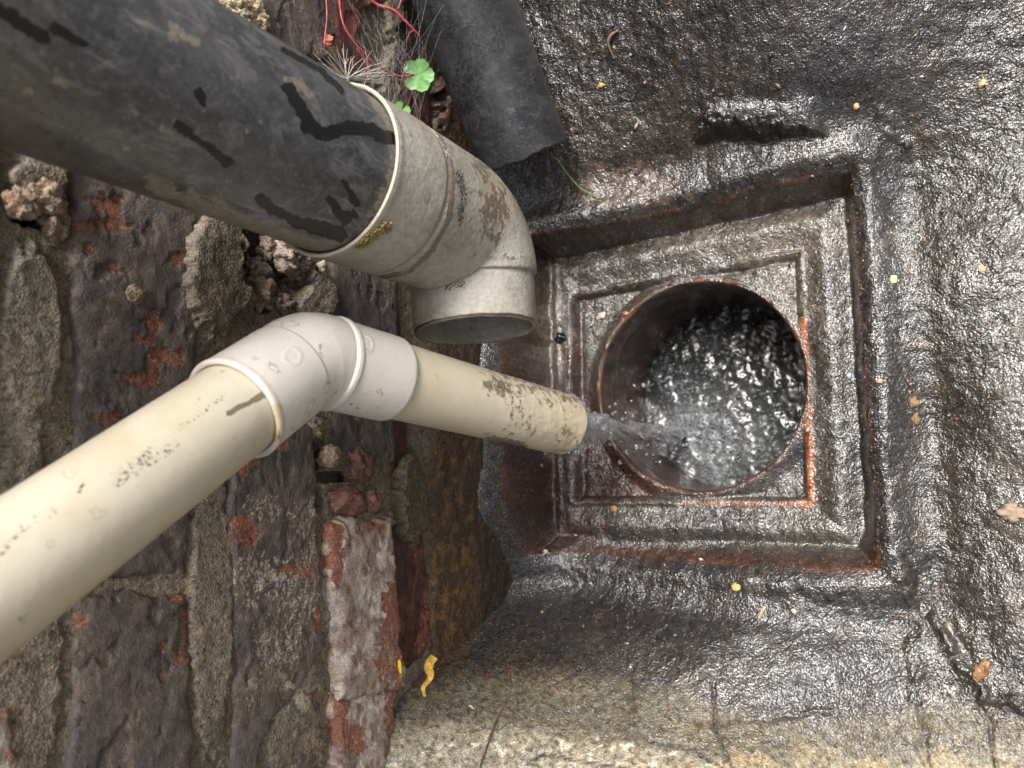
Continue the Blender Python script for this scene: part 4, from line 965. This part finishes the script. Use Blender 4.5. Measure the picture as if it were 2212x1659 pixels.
for (qx, qy, z) in [(1345, 905, -520), (1360, 940, -540), (1400, 925, -560), (1330, 960, -500), (1310, 900, -480), (1420, 960, -580), (1385, 965, -560), (1235, 1010, -500), (1265, 1015, -510), (1310, 1010, -510), (1340, 1000, -520), (1370, 832, -590), (1390, 832, -590), (1245, 990, -440), (1262, 985, -440), (1210, 975, -440), (1290, 965, -470), (1255, 880, -430), (1265, 885, -430), (1170, 1005, -470), (1300, 1000, -480)]:
    cs.append(onZ(qx, qy, z)); rs.append(rng.uniform(1.2, 2.2))
o = spheres('water_drops', cs, rs, M_JET, 10, base=tuple(SP_END)); tag(o, kind='stuff')
cs, rs = [], []
for k in range(460):
    if k < 200: p = np.array(SPL) + rng.normal(0, 20, 2)
    else:
        a_, q_ = rng.random() * 2 * np.pi, 72 * math.sqrt(rng.random()); p = HC + q_ * np.array([math.cos(a_), math.sin(a_)])
    if np.hypot(*(p - HC)) > 72: continue
    cs.append((p[0], p[1], WATZ + 2.0 + rng.uniform(-.5, 1.5))); rs.append(rng.uniform(.4, 1.15))
M_FOAM = simple('grey_foam', (0.20, 0.215, 0.22), (0.42, 0.44, 0.45), 0.10, 900, 0.0002, Transmission_Weight=0.6, IOR=1.33)
o = spheres('foam_bubbles', cs, rs, M_FOAM, 8, base=(HC[0], HC[1], WATZ), flat=.7); tag(o, kind='stuff')

# ------------------------------------------------------------------ ground lookup for small things
_gxi = gx; _gyi = gy
def gz_at(x, y):
    i = int(np.clip(np.searchsorted(_gxi, x), 1, len(_gxi) - 1)); j = int(np.clip(np.searchsorted(_gyi, y), 1, len(_gyi) - 1)); return GV[i, j, 2]
def on_ground(px_, py_, lift=0.0):
    z = -500.0
    for _ in range(14):
        p = onZ(px_, py_, z); z = .5 * z + .5 * gz_at(p[0], p[1])
    p = onZ(px_, py_, z); p[2] += lift; return p

# grit: loose sand and crumbs, nobody could count them
def grit(n, seed):
    r_g = np.random.default_rng(seed); Vs, Fs, Cs = [], [], []
    pal = np.array([(.30, .20, .10), (.34, .28, .2), (.18, .11, .06), (.03, .03, .03), (.16, .16, .16), (.2, .07, .04), (.42, .38, .3), (.10, .08, .06), (.06, .05, .045), (.05, .05, .05), (.08, .075, .07), (.04, .035, .03), (.11, .10, .09)])
    oct_ = np.array([(1, 0, 0), (-1, 0, 0), (0, 1, 0), (0, -1, 0), (0, 0, .7), (0, 0, -.7)], float)
    of = np.array([(0, 2, 4), (2, 1, 4), (1, 3, 4), (3, 0, 4), (2, 0, 5), (1, 2, 5), (3, 1, 5), (0, 3, 5)])
    k = 0
    while k < n:
        x = r_g.uniform(-295, 60); y = r_g.uniform(-200, 390)
        if np.hypot(x - HC[0], y - HC[1]) < 78: continue
        s = .28 + .34 * r_g.pareto(2.8); s = min(s, 1.4); st = 1 + (r_g.random() < .25) * r_g.uniform(.8, 2.2)
        A = r_g.normal(size=(3, 3)); Qm, _ = np.linalg.qr(A)
        v = oct_ * (1 + .35 * r_g.normal(size=(6, 1))) * np.array([s * st, s, s * .7]); v = v @ Qm.T
        v[:, 2] *= .8
        Vs.append(v + np.array([x, y, gz_at(x, y) + s * .25])); Fs.append(of + 6 * k)
        c = pal[r_g.integers(len(pal))] * r_g.uniform(.6, 1.2); Cs.append(np.tile(np.r_[c, .5], (6, 1))); k += 1
    return np.concatenate(Vs), np.concatenate(Fs), np.concatenate(Cs)
s_ = NT('grit'); col, *_r = s_.attr('tint'); M_GRIT = s_.out(col, 0.25)
v_, f_, c_ = grit(9000, 5); o = mk('grit', v_, f_, M_GRIT, tint=c_, smooth=False, base=(-100, 60, -520)); tag(o, kind='stuff')

# pebbles and crumbs that can be told apart
def pebble(name, px_, py_, size, c1, label, cat, flat=.45, seed=1, rough=.25, gl=.45, aspect=1.3):
    size = size * .8; rough = max(rough, .3) * 1.5; flat = flat * .8; p = on_ground(px_, py_, size * flat * .4)
    m = simple(name + '_surface', tuple(np.array(c1) * .75), c1, gl, 600, .0002)
    return lump(name, p, (size * aspect, size, size * flat), m, None, seed, 2, rough, label=label, cat=cat)
pebble('pebble', 1930, 603, 3.0, (.62, .60, .28), 'pale lime yellow round pebble on the cement lip right of the drain', 'pebble', .35, 1, .12, aspect=1.0)
pebble('pebble', 1590, 1268, 2.9, (.55, .36, .15), 'ochre flat pebble on the wet slope below the drain', 'pebble', .4, 2)
pebble('pebble', 1326, 1098, 2.3, (.45, .22, .05), 'small orange chip beside the lower left corner of the clay edge', 'chip', .4, 3)
pebble('pebble', 1715, 1320, 1.6, (.6, .52, .36), 'tiny cream crumb on the wet slope below the drain', 'crumb', .5, 4)
pebble('pebble', 1298, 184, 2.2, (.5, .28, .06), 'amber chip on the dark slope right of the short black pipe', 'chip', .5, 5)
pebble('coal', 1213, 730, 4.6, (.008, .008, .009), 'shiny black lump of coal on the ledge beside the drain mouth', 'coal', .8, 6, .45, .15)
pebble('stone_chip', 1300, 683, 3.6, (.50, .42, .33), 'pale grey stone chip at the upper left rim of the drain', 'stone', .6, 7, .45)
pebble('stone_chip', 1352, 677, 2.0, (.40, .16, .07), 'small orange stone chip at the upper left rim of the drain', 'stone', .6, 8)
pebble('stone_chip', 2185, 1108, 5.5, (.34, .24, .17), 'rough pinkish stone at the right edge of the pavement', 'stone', .5, 9, .5, .7, 1.5)
pebble('glass_chip', 1833, 812, 2.6, (.28, .36, .46), 'pale blue glass shard in the groove right of the drain', 'glass', .3, 10, .4, .15, .8)
pebble('glass_chip', 1362, 1442, 1.5, (.42, .52, .68), 'bright bluish white chip where the wet slope meets the kerb', 'chip', .4, 11, .2, .15, .6)
pebble('glass_chip', 1016, 1528, 1.6, (.34, .52, .46), 'tiny mint green chip on the pale kerb at the bottom', 'chip', .3, 12, .2, .3, 1.6)
pebble('pebble', 2122, 180, 2.6, (.55, .38, .2), 'curled tan crumb at the upper right of the pavement', 'crumb', .5, 13, .5)
pebble('pebble', 2122, 580, 3.0, (.48, .33, .22), 'flat tan flake on the pavement right of the yellow pebble', 'flake', .2, 14, .4, .6, .8)
pebble('pebble', 1850, 228, 3.0, (.52, .34, .17), 'folded brown leaf flake on the dark slope at upper right', 'flake', .3, 15, .5, .6, .6)
pebble('pebble', 1514, 1210, 1.4, (.7, .75, .8), 'white chip on the lower clay edge of the drain square', 'chip', .4, 16)
pebble('pebble', 1900, 558 + 265, 1.6, (.5, .34, .18), 'small tan crumb on the mud right of the drain', 'crumb', .4, 17)
pebble('pebble', 1178, 1192, 2.2, (.5, .45, .36), 'cream crumb by the lower left corner of the drain square', 'crumb', .6, 18, .3)
pebble('mud_clod', 1970, 870, 4.0, (.22, .14, .06), 'brown mud clod on the pavement right of the drain', 'mud', .35, 19, .6, .7, 1.0)
pebble('mud_clod', 1975, 905, 4.6, (.20, .13, .06), 'larger brown mud clod just below the other on the pavement', 'mud', .3, 20, .6, .7, .7)
lump('mortar_crumb', wp(1, 1, 0) * 0 + onX(697, 575, -297), (2.5, 3, 3), M_MORTAR, wall, 44, 2, .5, color=(.42, .37, .27))

# tubes: stems, threads, twigs
def tube(pts, r, seg=6):
    pts = np.array(pts, float); n = len(pts); rads = np.interp(np.linspace(0, 1, n), np.linspace(0, 1, len(r)), r) if np.ndim(r) else np.full(n, r)
    T = np.gradient(pts, axis=0); T /= np.linalg.norm(T, axis=1)[:, None] + 1e-12
    nn = nrm(np.cross(T[0], [.31, .5, .8])); a_ = np.linspace(0, 2 * np.pi, seg, endpoint=False); V = np.zeros((n, seg, 3))
    for i in range(n):
        nn = nrm(nn - T[i] * (nn @ T[i])); b_ = np.cross(T[i], nn); V[i] = pts[i] + rads[i] * (np.cos(a_)[:, None] * nn + np.sin(a_)[:, None] * b_)
    return V
def smooth_pts(P, n=24):
    P = np.array(P, float); t = np.linspace(0, len(P) - 1, n); out = []
    for x in t:
        i = min(int(x), len(P) - 2); f_ = x - i
        p0 = P[max(i - 1, 0)]; p1 = P[i]; p2 = P[i + 1]; p3 = P[min(i + 2, len(P) - 1)]
        out.append(.5 * ((2 * p1) + (-p0 + p2) * f_ + (2 * p0 - 5 * p1 + 4 * p2 - p3) * f_ ** 2 + (-p0 + 3 * p1 - 3 * p2 + p3) * f_ ** 3))
    return np.array(out)
def tubes(name, lst, mat, parent=None, base=None, seg=5):
    Vs, Fs, o_ = [], [], 0
    for P, r in lst:
        V = tube(P, r, seg); Vs.append(V.reshape(-1, 3)); Fs.append(grid_faces(V.shape[0], seg, True) + o_); o_ += V.shape[0] * seg
    return mk(name, np.concatenate(Vs), np.concatenate(Fs), mat, parent=parent, base=base)

M_STEM = simple('red_stem', (0.22, 0.03, 0.04), (0.40, 0.08, 0.09), 0.45)
plant = thing('wall_plant', onX(800, 60, -285), 'small wall weed with red stems and two round lobed green leaves beside the black pipe', 'plant')
for pts, r in ((((785, -15, -272), (815, 10, -268), (850, 22, -262), (880, 50, -258), (906, 78, -256)), (1.0, .7)), (((704, -10, -275), (706, 40, -274), (701, 90, -275), (703, 108, -276)), (.5, .35)),
               (((732, -10, -280), (745, 60, -276), (800, 130, -272), (830, 150, -270)), (.6, .4)), (((860, 20, -262), (866, 2, -262), (868, -15, -262)), (.6, .5)),
               (((830, 150, -272), (865, 165, -268), (893, 160, -264)), (.5, .5)), (((790, 110, -280), (796, 160, -274), (790, 190, -274), (845, 235, -268)), (.45, .4)), (((895, 66, -257), (885, 72, -255), (880, 84, -254)), (.4, .3))):
    tubes('stem', [(smooth_pts([onX(a_, b_, x_) for a_, b_, x_ in pts], 26), np.array(r))], M_STEM, parent=plant, seg=8)
M_LEAF = NT('leaf_green'); _n = M_LEAF.noise(500, 3); _c = M_LEAF.mix(M_LEAF.ramp(_n, .3, .7), (0.13, 0.29, 0.085), (0.20, 0.40, 0.14))
M_LEAF = M_LEAF.out(_c, 0.42, M_LEAF.bump(_n, 0.0003, .5), Subsurface_Weight=0.15, Subsurface_Radius=(.002, .003, .001), Subsurface_Scale=0.3)
def leaf(cx, cy, R_, X, rot, lobes=5, gap=.5):
    c = onX(cx, cy, X); ctr = nrm(-c); u = nrm(M[:, 0] - ctr * (M[:, 0] @ ctr)); v = np.cross(ctr, u); n_, m_ = 14, 90
    a_ = np.linspace(gap / 2, 2 * np.pi - gap / 2, m_) + rot; V = []
    for k in range(n_):
        q = k / (n_ - 1)
        lob = .80 + .20 * np.abs(np.sin((a_ - rot - gap / 2) / (2 * np.pi - gap) * np.pi * lobes)) ** .55 + .02 * np.sin(a_ * 17)
        rr_ = R_ * q * (lob if k else 0)
        hgt = R_ * (.16 * q * q + .06 * np.sin((a_ - rot) * lobes) * q * q)
        V.append(c + (rr_ * np.cos(a_))[:, None] * u + (rr_ * np.sin(a_))[:, None] * v + (hgt[:, None] if np.ndim(hgt) else hgt) * ctr)
    V = np.array(V); Vb = V - ctr * .35
    F1 = grid_faces(n_, m_); F2 = grid_faces(n_, m_)[:, ::-1] + n_ * m_
    rimf = [[(n_ - 1) * m_ + j, (n_ - 1) * m_ + j + 1, n_ * m_ + (n_ - 1) * m_ + j + 1, n_ * m_ + (n_ - 1) * m_ + j] for j in range(m_ - 1)]
    Fx = np.concatenate([F1, F2, np.array(rimf)])
    return mk('leaf', np.concatenate([V.reshape(-1, 3), Vb.reshape(-1, 3)]), Fx, M_LEAF, parent=plant), ctr
lf, ctr = leaf(903, 162, 9.3, -262, math.pi, 5, .35)
leaf(866, 240, 5.2, -255, 1.0, 5, .4)
for (a_, b_, r) in ((878, 150, 1.5), (928, 156, 1.5)):
    V = []
    sph = spheres('dew_drop', [onX(a_, b_, -262) + ctr * 1.0], [r], M_JET, 14, base=tuple(onX(a_, b_, -262))); tag(sph, 'clear water drop on the %s edge of the larger green leaf' % ('left' if a_ < 900 else 'right'), 'water drop')
M_PINK = simple('pink_bud', (0.55, 0.25, 0.33), (0.7, 0.42, 0.48), 0.5)
lump('bud', onX(880, 234, -265), (1.0, 1.0, 1.6), M_PINK, plant, 3, 2, .15)

M_SILK = simple('silk', (0.5, 0.48, 0.42), (0.66, 0.62, 0.54), 0.5)
seed = thing('seed_head', onX(752, 172, -262), 'feathery cream seed tuft caught beside the black pipe and the grey socket', 'seed')
fl = []
c = onX(750, 170, -258)
for k in range(46):
    an = rng.uniform(math.pi * .95, math.pi * 2.1) if k < 36 else rng.uniform(0, 2 * math.pi)
    ln = rng.uniform(55, 110) if k < 36 else rng.uniform(15, 30); e_ = onX(750 + ln * math.cos(an), 168 + .7 * ln * math.sin(an), -258 + rng.uniform(-6, 8))
    mid = (c + e_) / 2 + rng.normal(0, 1.2, 3); fl.append((smooth_pts([c, mid, e_], 8), np.array([.22, .08])))
tubes('filaments', fl, M_SILK, parent=seed, seg=4)
lump('seed', c, (1.0, 1.0, 1.6), M_SILK, seed, 3, 1, .1)
th_ = []
for k in range(70):
    a0 = onX(rng.uniform(750, 960), rng.uniform(-10, 160), rng.uniform(-285, -250)); a1 = onX(rng.uniform(740, 920), rng.uniform(130, 330), rng.uniform(-290, -252))
    mid = (a0 + a1) / 2 + np.array([0, 0, -rng.uniform(1, 7)]); th_.append((smooth_pts([a0, mid, a1], 9), rng.uniform(.02, .045)))
M_WEB = simple('cobweb', (0.42, 0.42, 0.42), (0.55, 0.55, 0.55), 0.5)
o = tubes('cobweb', th_, M_WEB, base=tuple(onX(850, 150, -270)), seg=3); tag(o, kind='stuff')

M_GRASS = simple('grass_green', (0.07, 0.17, 0.02), (0.14, 0.26, 0.04), 0.45)
o = tubes('grass_blade', [(smooth_pts([on_ground(1205, 345, 1), on_ground(1235, 385, 4), on_ground(1262, 412, 4), on_ground(1302, 430, 1.5)], 24), np.array([.5, .75, .35]))], M_GRASS, base=tuple(on_ground(1205, 345)), seg=8)
tag(o, 'single green grass blade curving out from under the short black pipe', 'grass')
M_TWIG = simple('brown_twig', (0.05, 0.022, 0.014), (0.13, 0.06, 0.035), 0.55)
pt = [(1085, 1365), (1090, 1400), (1103, 1455), (1105, 1500), (1080, 1545), (1062, 1590), (1045, 1640), (1035, 1675)]
tw = thing('twig', on_ground(1085, 1450), 'thin brown rootlet running down the pale kerb from the wet slope', 'twig')
tubes('stalk', [(smooth_pts([on_ground(a_, b_, 1.2) for a_, b_ in pt], 50), np.array([.3, .5, .45, .6, .55]))], M_TWIG, parent=tw, seg=7)
tubes('rootlets', [(smooth_pts([on_ground(1092, 1515, 1), on_ground(1075, 1530, 2), on_ground(1070, 1552, 1)], 8), .25), (smooth_pts([on_ground(1084, 1535, 1), on_ground(1072, 1520, 3)], 5), .2),
                    (smooth_pts([on_ground(1068, 1578, 1), on_ground(1085, 1572, 2), on_ground(1100, 1560, 1)], 8), .25)], M_TWIG, parent=tw, seg=5)
M_HUSK = simple('dry_husk', (0.16, 0.09, 0.05), (0.32, 0.2, 0.12), 0.6)
o = tubes('dry_husk', [(smooth_pts([on_ground(1337, 68, 1.5), on_ground(1322, 82, 2.5), on_ground(1318, 100, 2.5), on_ground(1328, 128, 1)], 20), np.array([.3, 1.1, 1.4, .7, .3]))], M_HUSK, base=tuple(on_ground(1322, 90)), seg=8)
tag(o, 'curled brown seed husk on the dark cement right of the short black pipe', 'husk')
o = tubes('straw', [(smooth_pts([on_ground(1640, 1335, 1), on_ground(1646, 1322, 1.2), on_ground(1655, 1310, 1)], 6), np.array([1.0, 1.1, .9]))], simple('straw_tan', (.28, .2, .12), (.45, .36, .25), .6), base=tuple(on_ground(1646, 1322)), seg=7)
tag(o, 'short tan stalk piece on the shiny wet slope', 'straw')
o = tubes('straw', [(smooth_pts([onX(1065, 600 + 48, -290), onX(1050, 662, -289)], 4), .6)], M_HUSK, base=tuple(onX(1060, 655, -290)), seg=6)
tag(o, 'tiny brown straw in the shade behind the grey outlet', 'straw')

# yellow leaf scrap, crumpled sheet with thickness
def scrap(name, pxs, w, mat, label, cat, wall_x=None, seed=1, th=.35):
    C_ = smooth_pts([onX(a_, b_, wall_x) if wall_x else on_ground(a_, b_, 1.5) for a_, b_ in pxs], 26); n_ = len(C_); m_ = 10
    ctr = nrm(-C_[0]); T = np.gradient(C_, axis=0); T /= np.linalg.norm(T, axis=1)[:, None]; S = np.cross(T, ctr); S /= np.linalg.norm(S, axis=1)[:, None]
    wv = np.interp(np.linspace(0, 1, n_), np.linspace(0, 1, len(w)), w); s_ = np.linspace(-1, 1, m_)
    V = C_[:, None] + S[:, None] * (wv[:, None] * s_[None] * (1 + .3 * pn(np.linspace(0, 6, n_)[:, None] + s_ * 2, s_ * 1.0, seed)))[..., None] + ctr * (wv[:, None] * .5 * (s_ ** 2)[None] + .9 * pn(np.linspace(0, 7, n_)[:, None], s_[None] * 2, seed + 4))[..., None]
    A = V.reshape(-1, 3); Bm = A - ctr * th; Fa = grid_faces(n_, m_); k = n_ * m_
    per = [i * m_ for i in range(n_)] + [(n_ - 1) * m_ + j for j in range(1, m_)] + [i * m_ + m_ - 1 for i in range(n_ - 2, -1, -1)] + [j for j in range(m_ - 2, 0, -1)]
    rim_ = [[per[i], per[(i + 1) % len(per)], per[(i + 1) % len(per)] + k, per[i] + k] for i in range(len(per))]
    o = mk(name, np.concatenate([A, Bm]), np.concatenate([Fa, Fa[:, ::-1] + k, np.array(rim_)]), mat, base=tuple(C_[0])); tag(o, label, cat); return o
scrap('dead_leaf', [(938, 1418), (925, 1440), (930, 1462), (915, 1485), (918, 1505)], (2.4, 2.9, 1.8, 1.2, .8), simple('dead_leaf_yellow', (.40, .22, .03), (.62, .40, .08), .5, 400), 'crumpled orange yellow dead leaf at the foot of the wall', 'leaf', wall_x=-292)
scrap('petal', [(862, 1425), (863, 1440), (866, 1455)], (.6, 1.1, .5), simple('petal_yellow', (.6, .42, .01), (.75, .55, .03), .5), 'tiny bright yellow petal in the crack beside the pale brick', 'petal', wall_x=-292)
scrap('petal', [(1065, 1430), (1060, 1448), (1058, 1462)], (1.2, 1.6, .8), simple('petal_magenta', (.12, .015, .04), (.22, .03, .08), .5), 'small dark magenta petal on the slope beside the brown rootlet', 'petal')
scrap('dead_leaf', [(2132, 1425), (2120, 1450), (2105, 1468)], (2.0, 3.4, 1.0), simple('dead_leaf_brown', (.14, .07, .03), (.28, .15, .06), .45), 'wet brown dead leaf in the fold at lower right', 'leaf')
scrap('dead_leaf', [(712, 75), (708, 88), (715, 98)], (2.0, 2.8, 1.4), simple('dead_leaf_red', (.30, .09, .04), (.42, .15, .07), .6), 'small rusty dead leaf hanging by the red stems at the top', 'leaf', wall_x=-280)
